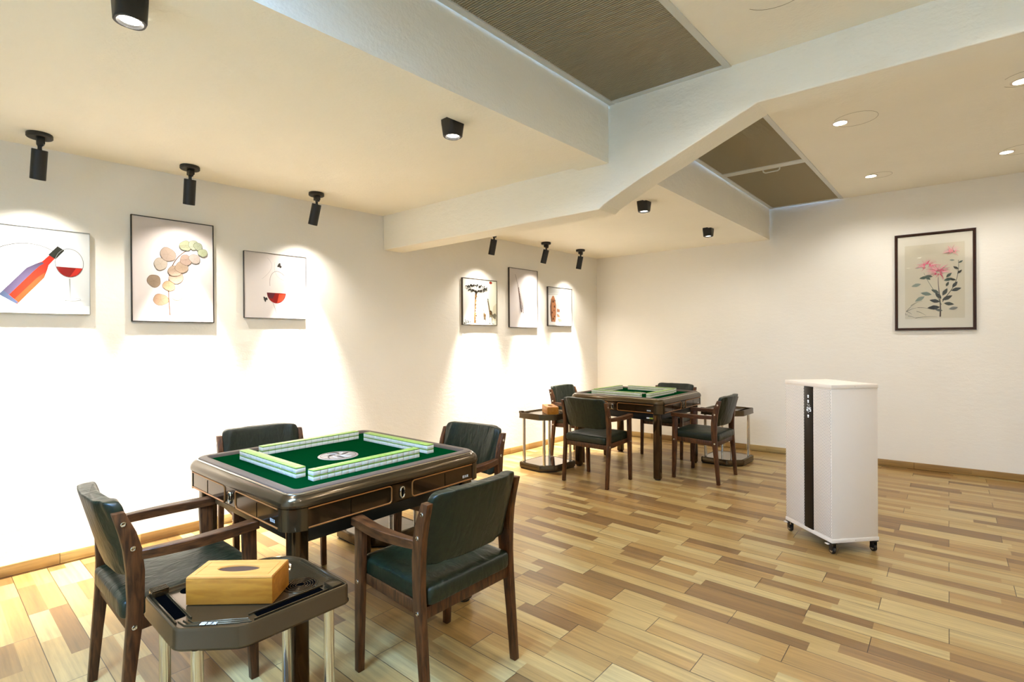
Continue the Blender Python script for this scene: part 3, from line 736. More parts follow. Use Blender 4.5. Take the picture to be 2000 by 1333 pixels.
    b = MB(); b.loft([loop(0.003, 0.012), loop(0.0, 0.016), loop(0.0, 0.060), loop(0.004, 0.068), loop(0.010, 0.070), loop(0.016, 0.068), loop(0.020, 0.066)], M_bronze); b.build('base_plate', t)
    b = MB(); b.loft([loop(0.021, 0.0662), loop(0.021, 0.0675)], mat('glossy_base_top', (70, 60, 50), 0.06, 0.3, coat=1.0)); b.build('base_top', t)
    return t
tray = make_tray('brown lacquered tray stand with chrome legs in the foreground, holding the large tissue box')
tray.location = (2.470, 0.600, 0); tray.rotation_euler = (0, 0, D(2)); tray['group'] = 'tray stands beside the tables'
GT = 'tray stands beside the tables'
copy_thing(tray, (1.06, 1.97, 0), D(2), 'brown lacquered tray stand half hidden behind the front table, only its base showing under it', GT)
copy_thing(tray, (0.735, 4.205, 0), D(-2), 'brown lacquered tray stand left of the far table, holding the small tissue box', GT)
copy_thing(tray, (2.055, 5.690, 0), D(0), 'brown lacquered tray stand with nothing on it, behind the right chair of the far table', GT)

# ------------------------------------------------------------------ tissue boxes
def make_tissue(label, group):
    t = thing('tissue_box', label, 'tissue box', group=group)
    w, d, h = 0.252, 0.118, 0.082
    b = MB(); b.box((0, 0, h*0.46), (w, d, h*0.92), M_bamboo, bev=0.002); 
    b.build('box_body', t)
    b = MB(); n = 40; zt = h; z0 = h*0.93
    N = 72; out = []
    for k in range(N):
        a = 2*math.pi*k/N; c_, s_ = math.cos(a), math.sin(a); q = 1/max(abs(c_), abs(s_)); out.append((c_*q*(w/2-0.001), s_*q*(d/2-0.001)))
    ell = []
    for p in out:
        a = math.atan2(p[1]/(d/2), p[0]/(w/2)); ell.append((0.062*math.cos(a), 0.0225*math.sin(a)))
    L = [[(p[0], p[1], z0) for p in out], [(p[0], p[1], zt-0.003) for p in out], [(p[0]*0.985, p[1]*0.97, zt) for p in out], [(p[0]*0.86, p[1]*0.77, zt) for p in out], [(p[0]*0.855, p[1]*0.76, zt-0.0012) for p in out], [(p[0]*0.85, p[1]*0.75, zt) for p in out],
         [(e[0]*1.05, e[1]*1.08, zt) for e in ell], [(e[0], e[1], zt-0.003) for e in ell], [(e[0], e[1], z0) for e in ell]]
    b.loft(L, M_bamboot, cap0=False, cap1=False); b.build('lid', t)
    b = MB(); b.add([(e[0]*0.999, e[1]*0.999, z0+0.0005) for e in ell], [tuple(range(N))], mat('box_inside', (70, 42, 16), 0.9)); b.build('opening', t)
    return t
tb = make_tissue('larger bamboo tissue box with an oval slot, on the foreground tray stand', 'bamboo tissue boxes')
tb.location = (2.462, 0.575, 0.5765); tb.rotation_euler = (0, 0, D(44))
copy_thing(tb, (0.78, 4.20, 0.5765), D(-38), 'small distant bamboo tissue box on the tray stand left of the far table', 'bamboo tissue boxes')

# ------------------------------------------------------------------ air purifier
def purifier():
    P = Vector((3.429, 3.670, 0)); u = Vector((-0.332, 0.272, 0)).normalized(); rz = math.atan2(-u.y, -u.x)   # local +x runs from the far-left corner to the near corner
    t = thing('air_purifier', 'tall white air purifier cabinet with perforated front, black display strip and castors', 'air purifier')
    w, d = 0.430, 0.325; vdir = Vector((-(-u).y, (-u).x, 0))      # local +y
    c = P + u*w/2 + vdir*d/2
    t.location = c; t.rotation_euler = (0, 0, rz)
    zb, zt = 0.072, 1.056
    b = MB(); b.box((0, 0, (zb+zt-0.024)/2), (w-0.004, d-0.004, zt-0.024-zb), M_white, bev=0.002); b.build('cabinet', t)
    b = MB(); b.box((0, 0, zt-0.013), (w+0.003, d+0.004, 0.026), M_white, bev=0.003); b.box((0, 0, zb+0.012), (w+0.003, d+0.003, 0.024), M_white, bev=0.002)
    for s in (1,):
        b.lathe([(0.003, 0), (0.002, 0.0008), (0, 0.0008)], M_steel, n=10, T=Matrix.Translation((w/2+0.0015, 0.0, zt-0.012)) @ Matrix.Rotation(math.pi/2, 4, 'Y'))
        b.lathe([(0.003, 0), (0.002, 0.0008), (0, 0.0008)], M_steel, n=10, T=Matrix.Translation((w/2+0.0015, 0.0, zb+0.012)) @ Matrix.Rotation(math.pi/2, 4, 'Y'))
    b.build('top_and_base_caps', t)
    # perforated sheets
    m = bpy.data.materials.new('perforated_white_sheet'); m.use_nodes = True; nt = m.node_tree; bs = nt.nodes['Principled BSDF']
    tc = nt.nodes.new('ShaderNodeTexCoord'); sp = nt.nodes.new('ShaderNodeSeparateXYZ'); nt.links.new(tc.outputs['Object'], sp.inputs[0])
    MM = lambda op, a, b_=None, c_=None: node_math(nt, op, a, b_, c_)
    pz = MM('DIVIDE', sp.outputs['Z'], 0.0095); row = MM('FLOOR', pz)
    px = MM('ADD', MM('DIVIDE', sp.outputs['X'], 0.011), MM('MULTIPLY', MM('MODULO', row, 2.0), 0.5))
    fx = MM('SUBTRACT', MM('FRACT', MM('ADD', px, 100.0)), 0.5); fz = MM('SUBTRACT', MM('FRACT', pz), 0.5)
    dist = MM('SQRT', MM('ADD', MM('MULTIPLY', fx, fx), MM('MULTIPLY', fz, fz)))
    mr = nt.nodes.new('ShaderNodeMapRange'); mr.inputs[1].default_value = 0.27; mr.inputs[2].default_value = 0.33; nt.links.new(dist, mr.inputs[0])
    mx = nt.nodes.new('ShaderNodeMix'); mx.data_type = 'RGBA'; nt.links.new(mr.outputs[0], mx.inputs['Factor'])
    mx.inputs['A'].default_value = lin((150, 143, 134)); mx.inputs['B'].default_value = lin((228, 218, 204)); nt.links.new(mx.outputs['Result'], bs.inputs['Base Color'])
    bp = nt.nodes.new('ShaderNodeBump'); bp.inputs['Strength'].default_value = 0.5; bp.inputs['Distance'].default_value = 0.001
    nt.links.new(mr.outputs[0], bp.inputs['Height']); nt.links.new(bp.outputs[0], bs.inputs['Normal']); bs.inputs['Roughness'].default_value = 0.45
    xs = -w/2; s0, s1 = xs+0.193, xs+0.272
    for a, e in ((xs+0.008, s0-0.004), (s1+0.004, w/2-0.008)):
        b = MB(); b.box(((a+e)/2, -d/2+0.0005, (zb+zt)/2), (e-a, 0.006, zt-zb-0.066), m, bev=0.0012); b.build('perforated_panel', t)
    b = MB(); b.box(((s0+s1)/2, -d/2, (zb+zt)/2), (s1-s0, 0.008, zt-zb-0.052), mat('black_glass_strip', (24, 18, 12), 0.3, spec=0.2), bev=0.0015); ds = b.build('display_strip', t)
    # digits and icons
    g = mat('display_glow', (235, 240, 245), 0.5, emit=0.9, ecol=lin((235, 240, 245)))
    b = MB(); T0 = Matrix.Translation(((s0+s1)/2, -d/2-0.0043, 0)) @ Matrix.Rotation(math.pi/2, 4, 'X')
    def q(x0, y0, x1, y1): b.add([T0 @ Vector(p) for p in ((x0, y0, 0), (x1, y0, 0), (x1, y1, 0), (x0, y1, 0))], [(0, 1, 2, 3)], g)
    def seg(x, y, code):
        W_, H_, k = 0.0150, 0.024, 0.0028
        S_ = {'a': (0, H_-k, W_, H_), 'g': (0, H_/2-k/2, W_, H_/2+k/2), 'd': (0, 0, W_, k), 'f': (0, H_/2, k, H_), 'b': (W_-k, H_/2, W_, H_), 'e': (0, 0, k, H_/2), 'c': (W_-k, 0, W_, H_/2)}
        for ch in code: r = S_[ch]; q(x+r[0], y+r[1], x+r[2], y+r[3])
    seg(-0.013, 0.868, 'abged'); seg(0.010, 0.868, 'afgcd')
    def icon(y):
        P = [(0.0055*math.cos(2*math.pi*k/16), y+0.0055*math.sin(2*math.pi*k/16), 0) for k in range(16)]
        b.tube([T0 @ Vector(p) for p in P], 0.0009, g, n=5, closed=True); q(-0.0008, y-0.001, 0.0008, y+0.004); q(-0.005, y-0.012, -0.001, y-0.009); q(0.0005, y-0.012, 0.005, y-0.009)
    for y in (0.968, 0.935, 0.838): icon(y)
    for x, y in ((-0.008, 0.910), (0.006, 0.908), (0.012, 0.900), (-0.002, 0.900), (0.0, 0.858)): q(x, y, x+0.003, y+0.003)
    b.build('display_symbols', ds)
    # castors
    for sx in (-1, 1):
        for sy in (-1, 1):
            cx, cy = sx*(w/2-0.020), sy*(d/2-0.020)
            b = MB(); b.box((cx, cy, 0.0675), (0.040, 0.036, 0.007), M_blackp, bev=0.0015)
            b.box((cx, cy-0.013, 0.044), (0.026, 0.004, 0.044), M_blackp, bev=0.0015); b.box((cx, cy+0.013, 0.044), (0.026, 0.004, 0.044), M_blackp, bev=0.0015)
            ck = b.build('castor', t)
            b = MB(); T = Matrix.Translation((cx, cy, 0.0215)) @ Matrix.Rotation(math.pi/2, 4, 'X')
            b.lathe([(0, -0.0095), (0.014, -0.0095), (0.020, -0.009), (0.0215, -0.006), (0.0215, 0.006), (0.020, 0.009), (0.014, 0.0095), (0, 0.0095)], M_blackp, n=26, T=T)
            b.lathe([(0, 0.0096), (0.010, 0.0096), (0.0125, 0.0105), (0.0105, 0.012), (0, 0.0122)], M_steel, n=20, T=T)
            b.lathe([(0, -0.0122), (0.0105, -0.012), (0.0125, -0.0105), (0.010, -0.0096), (0, -0.0096)], M_steel, n=20, T=T); b.build('wheel', ck)
            if sy < 0:
                b = MB(); b.box((cx-0.018, cy-0.022, 0.058), (0.026, 0.016, 0.006), M_white, bev=0.002); b.build('brake_lever', ck)
    return t
purifier()

# ------------------------------------------------------------------ pictures
AM = {}
def acol(rgb, rough=0.45):
    k = 'paint_%d_%d_%d' % rgb
    return mat(k, rgb, rough)
class Art:
    def __init__(s, w, h, bg, z=0.0, rough=0.45): s.b = MB(); s.z = z; s.w = w; s.h = h; s.r = rough; s.poly([(0, 0), (w, 0), (w, h), (0, h)], bg)
    def _z(s): s.z += 0.00006; return s.z
    def poly(s, P, rgb):
        z = s._z(); s.b.add([(x-s.w/2, y-s.h/2, z) for x, y in P], [tuple(range(len(P)))], acol(rgb, s.r))
    def ell(s, x, y, a, b, rgb, rot=0.0, n=28, wob=0.0, k0=0, k1=None):
        P = []
        for k in range(n):
            t = 2*math.pi*k/n; q = 1+wob*math.sin(3*t+x*90)+wob*0.6*math.sin(5*t+y*70); px, py = a*q*math.cos(t), b*q*math.sin(t)
            P.append((x+px*math.cos(rot)-py*math.sin(rot), y+px*math.sin(rot)+py*math.cos(rot)))
        s.poly(P, rgb)
    def ring(s, x, y, a, b, w, rgb, rot=0.0, n=28, wob=0.0):
        P = []
        for k in range(n+1):
            t = 2*math.pi*k/n; q = 1+wob*math.sin(3*t+x*90)+wob*0.6*math.sin(5*t+y*70); px, py = a*q*math.cos(t), b*q*math.sin(t)
            P.append((x+px*math.cos(rot)-py*math.sin(rot), y+px*math.sin(rot)+py*math.cos(rot)))
        s.stroke(P, w, rgb)
    def stroke(s, P, w, rgb):
        z = s._z(); P = [Vector((x-s.w/2, y-s.h/2)) for x, y in P]; N = len(P); vs = []
        for i in range(N):
            t = (P[min(N-1, i+1)]-P[max(0, i-1)]); t = t.normalized() if t.length > 0 else Vector((1, 0)); nn = Vector((-t.y, t.x))
            ww = (w[0]+(w[1]-w[0])*i/(N-1) if isinstance(w, tuple) else w)/2
            vs += [(*(P[i]+nn*ww), z), (*(P[i]-nn*ww), z)]
        s.b.add(vs, [(2*i, 2*i+1, 2*i+3, 2*i+2) for i in range(N-1)], acol(rgb, s.r))
    def curve(s, P, w, rgb, n=24):
        s.stroke(bez(P, n), w, rgb)
def bez(P, n=24):
    out = []
    for k in range(n+1):
        t = k/n; Q = [Vector(p) for p in P]
        while len(Q) > 1: Q = [Q[i]*(1-t)+Q[i+1]*t for i in range(len(Q)-1)]
        out.append((Q[0].x, Q[0].y))
    return out
def wall_matrix(side, a, z, off=0.0):
    """a = coordinate along the wall of the picture centre"""
    if side == 'L':
        return Matrix(((0, 0, 1, off), (1, 0, 0, a), (0, 1, 0, z), (0, 0, 0, 1)))
    c = BW0 + BD*a - BN*off; o = -BN
    return Matrix(((BD.x, 0, o.x, c.x), (BD.y, 0, o.y, c.y), (0, 1, 0, z), (0, 0, 0, 1)))
PD = 0.024
def canvas(label, a0, a1, z0, z1, frame_rgb, fw, paint):
    w, h = a1-a0, z1-z0
    t = thing('wall_picture', label, 'picture', M=wall_matrix('L', (a0+a1)/2, (z0+z1)/2, 0.0))
    mf = mat('frame_%d_%d_%d' % frame_rgb, frame_rgb, 0.4)
    b = MB()
    for cx, cy, dx, dy in ((0, h/2-fw/2, w, fw), (0, -h/2+fw/2, w, fw), (-w/2+fw/2, 0, fw, h-2*fw), (w/2-fw/2, 0, fw, h-2*fw)):
        b.box((cx, cy, PD/2), (dx, dy, PD), mf, bev=0.0008)
    b.build('frame', t)
    A = Art(w-2*fw, h-2*fw, *paint[0], z=PD-0.0015-0.003, rough=0.22)
    paint[1](A); o = A.b.build('print', t)
    b = MB(); b.box((0, 0, (PD-0.006)/2), (w-2*fw, h-2*fw, PD-0.007), mf); b.build('backing', t)
    return t
def p_wine(A):
    w, h = A.w, A.h
    A.poly([(0, 0), (w, 0), (w, h*0.10), (0, h*0.06)], (226, 232, 230))
    A.curve([(0.10, 0.33), (0.20, 0.425), (0.32, 0.425), (0.392, 0.365)], 0.003, (70, 66, 60))
    # bottle leaning to the right
    c0 = Vector((0.185, 0.075)); ax = Vector((0.26, 0.36)).normalized(); nx = Vector((-ax.y, ax.x)); L = 0.46
    def B(u, v): p = c0 + ax*u + nx*v; return (p.x, p.y)
    A.poly([B(0, -.046), B(.20, -.046), B(.245, -.030), B(.275, -.017), B(.33, -.015), B(.33, .015), B(.275, .017), B(.245, .030), B(.20, .046), B(0, .046)], (168, 34, 16))
    A.poly([B(0, .012), B(.20, .012), B(.245, .010), B(.27, .004), B(.27, .016), B(.245, .030), B(.20, .046), B(0, .046)], (70, 62, 84))
    A.poly([B(.0, -.046), B(.20, -.046), B(.23, -.030), B(.18, -.022), B(.0, -.02)], (196, 56, 26))
    A.poly([B(0, -.040), B(.012, -.046), B(.030, .046), B(.0, .044)], (60, 70, 92))
    A.poly([B(.325, -.020), B(.395, -.019), B(.395, .019), B(.325, .020)], (30, 32, 24))
    # glass
    gx, gy = 0.455, 0.31
    P = [(gx+0.065*math.cos(t), gy+0.086*math.sin(t)) for t in [math.radians(198+144*k/20) for k in range(21)]]; A.poly(P, (128, 22, 18))
    A.poly([(gx+0.0, gy-0.085), (gx+0.035, gy-0.07), (gx+0.061, gy-0.028), (gx+0.03, gy-0.03)], (186, 40, 26))
    A.ring(gx, gy, 0.066, 0.087, 0.0028, (110, 112, 108)); A.stroke([(gx, gy-0.095), (gx+0.003, gy-0.22)], (0.007, 0.005), (150, 154, 150)); A.ell(gx+0.002, gy-0.222, 0.05, 0.008, (222, 226, 222)); A.ring(gx+0.002, gy-0.222, 0.05, 0.008, 0.0018, (120, 124, 120))
    A.curve([(gx-0.14, 0.15*h), (gx-0.09, 0.32*h), (gx-0.05, 0.30*h), (gx-0.01, 0.12*h)], 0.002, (110, 110, 105))
def p_leaves(A):
    w, h = A.w, A.h; st = (92, 66, 52)
    A.curve([(0.44*w, 0.06*h), (0.42*w, 0.36*h), (0.36*w, 0.62*h), (0.62*w, 0.70*h), (0.82*w, 0.80*h)], (0.0075, 0.0045), st)
    def leaf(x, y, r, c, q=1.0, rot=0.0):
        x *= w; y *= h; A.ell(x, y, r*q, r, c, rot, wob=0.04); A.ring(x, y, r*q, r, 0.0018, tuple(max(0, v-60) for v in c), rot, wob=0.04)
        for k in range(5): a = rot+0.5+k*1.2; A.stroke([(x, y), (x+r*0.75*math.cos(a), y+r*0.75*math.sin(a))], 0.0007, tuple(max(0, v-30) for v in c))
    L = [(0.33, 0.21, 0.040, (127, 104, 84)), (0.54, 0.26, 0.034, (145, 127, 111)), (0.25, 0.39, 0.038, (136, 118, 98)), (0.43, 0.35, 0.034, (139, 113, 88)), (0.52, 0.435, 0.040, (139, 118, 102)), (0.33, 0.56, 0.038, (159, 148, 134)), (0.42, 0.66, 0.044, (143, 127, 113)),
         (0.50, 0.50, 0.036, (145, 127, 109)), (0.59, 0.545, 0.038, (141, 123, 104)), (0.64, 0.62, 0.034, (139, 120, 107)), (0.755, 0.64, 0.032, (150, 139, 129)), (0.64, 0.765, 0.034, (132, 136, 109)), (0.74, 0.78, 0.030, (141, 145, 123)), (0.80, 0.77, 0.026, (127, 132, 107)), (0.86, 0.71, 0.027, (139, 145, 113))]
    for i, (x, y, r, c) in enumerate(L):
        A.stroke([(x*w, y*h), (0.40*w+(x-0.4)*w*0.35, (y-0.03)*h)], 0.001, st); leaf(x, y, r, c, 1.12, i*0.9)
def p_glass(A):
    w, h = A.w, A.h; gx, gy = 0.50*w, 0.40*h
    A.curve([(gx-0.05, gy+0.05), (gx-0.06, gy+0.16), (gx+0.00, gy+0.20), (gx+0.06, gy+0.14)], 0.0022, (70, 51, 40))
    A.curve([(gx-0.11, gy+0.10), (gx-0.03, gy+0.17), (gx-0.01, gy+0.22), (gx-0.07, gy+0.27)], 0.0008, (61, 55, 48)); A.curve([(gx-0.01, gy+0.24), (gx-0.03, gy+0.12), (gx+0.06, gy+0.10)], 0.0008, (61, 55, 48))
    A.ell(gx+0.025, gy+0.215, 0.014, 0.018, (57, 53, 48), 0.4, wob=0.25)
    P = [(gx+0.074*math.cos(t), gy+0.085*math.sin(t)) for t in [math.radians(182+176*k/20) for k in range(21)]]; A.poly(P, (134, 22, 20))
    A.poly([(gx+0.005, gy-0.082), (gx+0.05, gy-0.06), (gx+0.071, gy-0.006), (gx+0.02, gy-0.01)], (214, 70, 44))
    A.poly([(gx-0.073, gy-0.003), (gx-0.01, gy-0.006), (gx-0.03, gy-0.05), (gx-0.062, gy-0.045)], (84, 30, 40))
    A.curve([(gx-0.03, gy-0.08), (gx-0.01, gy-0.12), (gx-0.01, gy-0.14), (gx+0.0, gy-0.17)], 0.0018, (57, 51, 46)); A.ell(gx-0.085, gy-0.055, 0.014, 0.016, (51, 51, 53), 0.2, wob=0.3)
def p_giraffe(A):
    w, h = A.w, A.h; dk = (32, 27, 19)
    A.poly([(0.72*w, 0), (w, 0), (w, h), (0.66*w, h), (0.74*w, 0.6*h)], (214, 218, 198)); A.poly([(0.84*w, 0.1*h), (w, 0.1*h), (w, 0.5*h), (0.9*w, 0.42*h)], (206, 200, 172)); A.ell(0.82*w, 0.955*h, 0.024, 0.016, (137, 47, 32))
    A.ell(0.93*w, 0.20*h, 0.03, 0.03, (116, 110, 90), wob=0.15)
    A.poly([(0.30*w, 0.03*h), (0.37*w, 0.03*h), (0.36*w, 0.30*h), (0.385*w, 0.55*h), (0.41*w, 0.74*h), (0.35*w, 0.74*h), (0.33*w, 0.45*h)], (104, 79, 52))
    rnd = random.Random(3)
    for k in range(26): y = rnd.uniform(0.04, 0.72); x = 0.345+0.03*y/0.7+rnd.uniform(-0.025, 0.025); A.ell(x*w, y*h, 0.006, 0.010, (68, 45, 24) if k % 2 else (126, 93, 54), rnd.uniform(0, 3), 10)
    for k in range(13): a = math.pi*k/12; A.curve([(0.385*w, 0.70*h), (0.385*w+0.05*math.cos(a), 0.76*h), (0.385*w+0.17*math.cos(a)*w*2, (0.78+0.09*math.sin(a))*h)], (0.005, 0.0015), dk, 10)
    for k in range(95): a = rnd.uniform(0, math.pi*2); r = rnd.uniform(0.5, 1); x = 0.385*w+0.33*w*r*math.cos(a); y = (0.80+0.09*r*math.sin(a))*h; A.ell(x, y, rnd.uniform(.006, .014), rnd.uniform(.003, .007), dk, rnd.uniform(-.5, .5), 8)
    def gir(x, y, s):
        A.poly([(x-.030*s, y+.14*s), (x+.030*s, y+.12*s), (x+.034*s, y+.17*s), (x+.006*s, y+.20*s), (x-.030*s, y+.195*s)], (93, 71, 43))
        A.poly([(x-.030*s, y+.17*s), (x-.012*s, y+.20*s), (x-.052*s, y+.36*s), (x-.062*s, y+.36*s)], (93, 71, 43)); A.ell(x-.060*s, y+.37*s, .014*s, .007*s, dk, -0.5, 10)
        for q, e in ((-.026, -.03), (-.016, -.018), (.022, .02), (.030, .034)): A.stroke([(x+q*s, y+.15*s), (x+e*s, y)], (.009*s, .004*s), (81, 64, 40))
        for k in range(14): A.ell(x+rnd.uniform(-.025, .028)*s, y+rnd.uniform(.14, .19)*s, .005*s, .004*s, dk, 0, 7)
        for k in range(8): u = k/8; A.ell(x+(-.022-.035*u)*s, y+(.19+.16*u)*s, .004*s, .004*s, dk, 0, 7)
    gir(0.80*w, 0.04*h, 0.72); gir(0.62*w, 0.03*h, 0.56)
    for k in range(40): x = rnd.uniform(0, 0.30)**1.3; A.ell(x*w, rnd.uniform(0.0, 0.10-0.25*x if x < .3 else .02)*h+0.004, .007, .004, (59, 59, 44), rnd.uniform(0, 3), 7)
    for k in range(18): A.ell(rnd.uniform(0.55, 0.9)*w, rnd.uniform(0.01, 0.04)*h, .007, .003, (55, 55, 43), 0, 7)
def p_grass(A):
    w, h = A.w, A.h; g = (60, 55, 50)
    A.curve([(0.20*w, 0.90*h), (0.32*w, 0.70*h), (0.36*w, 0.50*h), (0.42*w, 0.26*h)], (0.004, 0.009), g); rnd = random.Random(5)
    for k in range(34):
        u = k/33; x = 0.31*w+0.13*w*u; y = (0.66-0.42*u)*h; s = 1 if k % 2 else -1
        A.stroke([(x, y), (x+s*(0.010+0.03*u), y+0.028)], 0.003, (68, 59, 48)); A.ell(x+s*0.02*u, y+0.01, 0.0045, 0.009, (66, 21, 0), s*-0.5, 8)
    for k in range(9): x = rnd.uniform(0.34, 0.66)*w; A.stroke([(x, 0.0), (x+rnd.uniform(-.02, .02), rnd.uniform(0.18, 0.40)*h)], 0.0018, (73, 65, 61))
    A.stroke([(0.42*w, 0.26*h), (0.43*w, 0.0)], 0.0012, (46, 37, 29))
def p_vase(A):
    w, h = A.w, A.h
    for k in range(5): A.poly([(0, (0.80+0.035*k)*h), (0.42*w+0.1*w*k/4, (0.82+0.04*k)*h), (0.42*w+0.1*w*k/4, (0.835+0.04*k)*h), (0, (0.815+0.035*k)*h)], (164, 163, 152))
    vx = 0.20*w
    A.poly([(vx-.040, 0.10*h), (vx+.045, 0.10*h), (vx+.060, 0.30*h), (vx+.062, 0.55*h), (vx+.040, 0.70*h), (vx+.016, 0.78*h), (vx-.010, 0.78*h), (vx-.045, 0.68*h), (vx-.062, 0.50*h), (vx-.058, 0.28*h)], (172, 112, 73))
    A.poly([(vx-.040, 0.10*h), (vx-.020, 0.10*h), (vx-.030, 0.40*h), (vx-.030, 0.70*h), (vx-.045, 0.68*h), (vx-.062, 0.50*h), (vx-.058, 0.28*h)], (107, 72, 52))
    for x, y, r in ((0.0, 0.18, .014), (0.03, 0.24, .010), (-0.02, 0.34, .012), (0.03, 0.50, .014), (0.0, 0.64, .018), (0.04, 0.66, .010), (0.02, 0.40, .008)): A.ell(vx+x, y*h, r, r*1.2, (92, 56, 36), x*20, 12, 0.2)
    A.poly([(0.36*w, 0.37*h), (0.48*w, 0.36*h), (0.48*w, 0.43*h), (0.36*w, 0.45*h)], (177, 131, 105)); A.poly([(0.38*w, 0.23*h), (0.50*w, 0.22*h), (0.46*w, 0.29*h), (0.36*w, 0.31*h)], (177, 131, 105)); A.poly([(0.44*w, 0.10*h), (0.58*w, 0.11*h), (0.54*w, 0.18*h), (0.40*w, 0.19*h)], (177, 131, 105))
    A.stroke([(0.48*w, 0.345*h), (0.86*w, 0.335*h)], 0.004, (99, 86, 76)); A.poly([(0, 0), (w, 0), (w, 0.035*h), (0, 0.02*h)], (164, 166, 160))
canvas('frameless print of a leaning wine bottle and wine glass, cut by the left edge', 0.0, 0.556, 1.524, 2.033, (150, 152, 148), 0.003, (((206, 210, 209),), p_wine))
canvas('tall black-framed print of a branch with round beige leaves, between the two wine pictures', 0.766, 1.256, 1.486, 2.193, (28, 26, 24), 0.006, (((208, 199, 194),), p_leaves))
canvas('square print of a single red wine glass with faint sketch lines, before the cross beam', 1.462, 1.945, 1.530, 2.040, (60, 56, 52), 0.003, (((210, 203, 198),), p_glass))
canvas('square print of a flat-topped tree and two giraffes, just past the cross beam', 3.662, 4.187, 1.514, 2.024, (74, 62, 48), 0.006, (((216, 216, 208),), p_giraffe))
canvas('tall narrow print of a single grass plume, middle of the far three pictures', 4.394, 4.914, 1.495, 2.205, (58, 50, 42), 0.006, (((210, 203, 200),), p_grass))
canvas('small square print of an orange patterned vase, nearest the room corner', 5.117, 5.634, 1.524, 2.030, (52, 46, 40), 0.006, (((214, 214, 210),), p_vase))

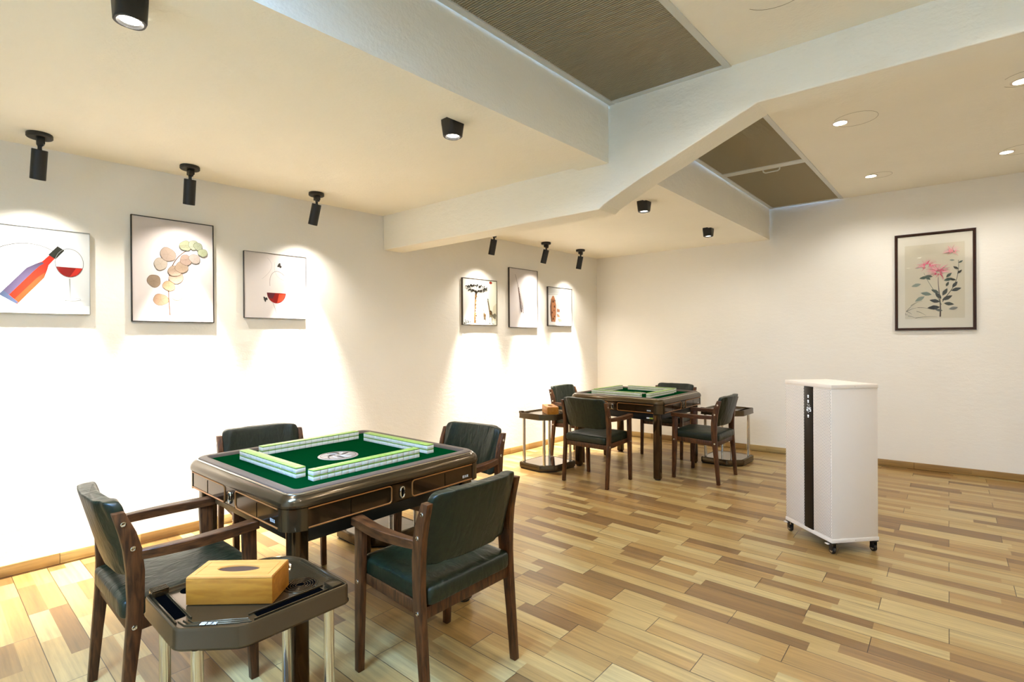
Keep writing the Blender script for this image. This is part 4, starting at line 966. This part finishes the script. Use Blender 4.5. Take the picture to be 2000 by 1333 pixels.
def peony():
    a0 = (Vector((3.425, 6.733, 0))-BW0).dot(BD); a1 = (Vector((4.0505, 6.791, 0))-BW0).dot(BD); z0, z1 = 1.417, 2.399; w, h = a1-a0, z1-z0
    t = thing('framed_painting', 'dark-framed ink painting of pink peonies behind glass, on the back wall', 'painting', M=wall_matrix('B', (a0+a1)/2, (z0+z1)/2, 0.0))
    mf = wood_mat('dark_frame_wood', (62, 34, 22), (40, 22, 15), 0.28, (9, 9, 9)); fw = 0.026; D_ = 0.026
    b = MB()
    for hx, hy, z in (): pass
    L = []
    for ins, z in ((0, 0), (0, D_*0.7), (0.004, D_), (0.012, D_*0.92), (0.018, D_), (fw-0.003, D_*0.8), (fw, D_*0.45)):
        x, y = w/2-ins, h/2-ins; L.append([(x, y, z), (-x, y, z), (-x, -y, z), (x, -y, z)])
    b.loft(L, mf, cap0=True, cap1=False, smooth=False); b.build('frame', t)
    wi, hi = w-2*fw, h-2*fw
    b = MB(); b.box((0, 0, 0.006), (wi+0.004, hi+0.004, 0.006), mat('cream_mat_board', (234, 228, 210), 0.8)); b.build('mount', t)
    A = Art(wi*0.80, hi*0.80, (222, 214, 190), z=0.0094, rough=0.8); W_, H_ = A.w, A.h; rnd = random.Random(11)
    ink = (74, 76, 70); g1 = (96, 110, 98); pk = (206, 92, 116); pl = (226, 160, 166)
    def leaf(x, y, l, a, c):
        x *= W_; y *= H_; d = Vector((math.cos(a), math.sin(a))); nn = Vector((-d.y, d.x)); P = []
        for u, v in ((0, 0), (.25, .16), (.5, .22), (.8, .12), (1, 0), (.8, -.12), (.5, -.22), (.25, -.16)): p = Vector((x, y))+d*l*u+nn*l*v; P.append((p.x, p.y))
        A.poly(P, c); A.stroke([(x, y), (x+d.x*l*0.95, y+d.y*l*0.95)], 0.0012, tuple(max(0, v-36) for v in c))
    def flower(x, y, r, c1, c2, n=46):
        for k in range(n):
            a = rnd.uniform(-0.3, math.pi+0.3) if k % 3 else rnd.uniform(0, 6.28); q = rnd.uniform(0.35, 1)*r
            x0, y0 = x*W_+0.25*r*math.cos(a), y*H_+0.25*r*math.sin(a)
            A.curve([(x0, y0), (x*W_+0.7*q*math.cos(a+.2), y*H_+0.6*q*math.sin(a)+.01), (x*W_+q*1.2*math.cos(a), y*H_+q*0.95*math.sin(a))], (0.006, 0.0015), c1 if k % 3 == 0 else c2, 6)
        for k in range(14): A.ell(x*W_+rnd.uniform(-.4, .4)*r, y*H_+rnd.uniform(-.25, .3)*r, 0.008, 0.004, c1, rnd.uniform(0, 3), 8)
    A.curve([(0.60*W_, 0.02*H_), (0.62*W_, 0.25*H_), (0.56*W_, 0.40*H_), (0.57*W_, 0.55*H_)], (0.012, 0.004), (112, 100, 92))
    A.curve([(0.64*W_, 0.22*H_), (0.72*W_, 0.34*H_), (0.92*W_, 0.40*H_), (0.90*W_, 0.76*H_)], (0.007, 0.003), ink)
    A.curve([(0.62*W_, 0.18*H_), (0.50*W_, 0.40*H_), (0.38*W_, 0.50*H_), (0.33*W_, 0.62*H_)], (0.005, 0.002), g1)
    for x, y, l, a, c in ((.60, .22, .085, 2.9, (70, 74, 72)), (.62, .26, .08, 2.2, (84, 88, 84)), (.63, .24, .09, .5, (72, 76, 72)), (.64, .30, .08, 1.1, (82, 88, 82)), (.60, .15, .10, 3.2, (66, 68, 68)), (.66, .20, .08, -.2, (90, 94, 88)), (.58, .34, .07, 2.6, (98, 106, 98)), (.78, .36, .08, .3, (76, 80, 76)), (.80, .40, .07, 1.0, (84, 88, 84)), (.34, .30, .09, 3.7, (150, 162, 148)), (.46, .32, .09, 2.9, (136, 150, 138)),
                          (.28, .47, .08, 3.4, (156, 166, 150)), (.44, .52, .06, 2.4, g1), (.40, .56, .07, 3.3, g1), (.48, .56, .06, 2.9, g1), (.66, .50, .07, .3, g1), (.70, .54, .06, .8, g1), (.88, .58, .05, .8, ink), (.90, .64, .05, 2.5, ink), (.86, .50, .05, 2.9, ink), (.90, .72, .04, .6, g1), (.26, .70, .04, 3.4, (178, 184, 168)), (.84, .76, .04, 3.0, (150, 158, 144)), (.70, .42, .05, 1.2, (90, 96, 88)), (.74, .12, .07, .2, (150, 152, 144)), (.64, .10, .06, 2.9, (120, 124, 118))): leaf(x, y, l, a, c)
    flower(.38, .71, .085, pk, pl); flower(.58, .62, .095, (186, 70, 96), pl, 56); flower(.80, .88, .07, (222, 140, 146), (232, 190, 188), 34)
    for x0, y0, x1, y1 in ((.02, .10, .22, .15), (.22, .15, .46, .12), (.02, .10, .16, .20), (.05, .04, .18, -.0), (.02, .10, .12, .06), (.18, .01, .55, .02), (.10, .18, .30, .24), (.20, .10, .36, .04)):
        A.curve([(x0*W_, max(0.006, y0*H_)), ((x0+x1)/2*W_, (y0+y1)/2*H_+0.012), (x1*W_, max(.006, y1*H_))], (0.005, 0.0015), (118, 116, 100), 8)
    A.stroke([(-.0*W_+.004, .05*H_), (.004, .08*H_)], 0.004, (150, 142, 124)); A.stroke([(.014, .05*H_), (.014, .07*H_)], 0.004, (150, 142, 124))
    A.b.build('ink_painting', t)
    b = MB(); b.box((0, 0, 0.0125), (wi+0.004, hi+0.004, 0.002), thin_glass('picture_glass', 0.5)); b.build('glass', t)
peony()
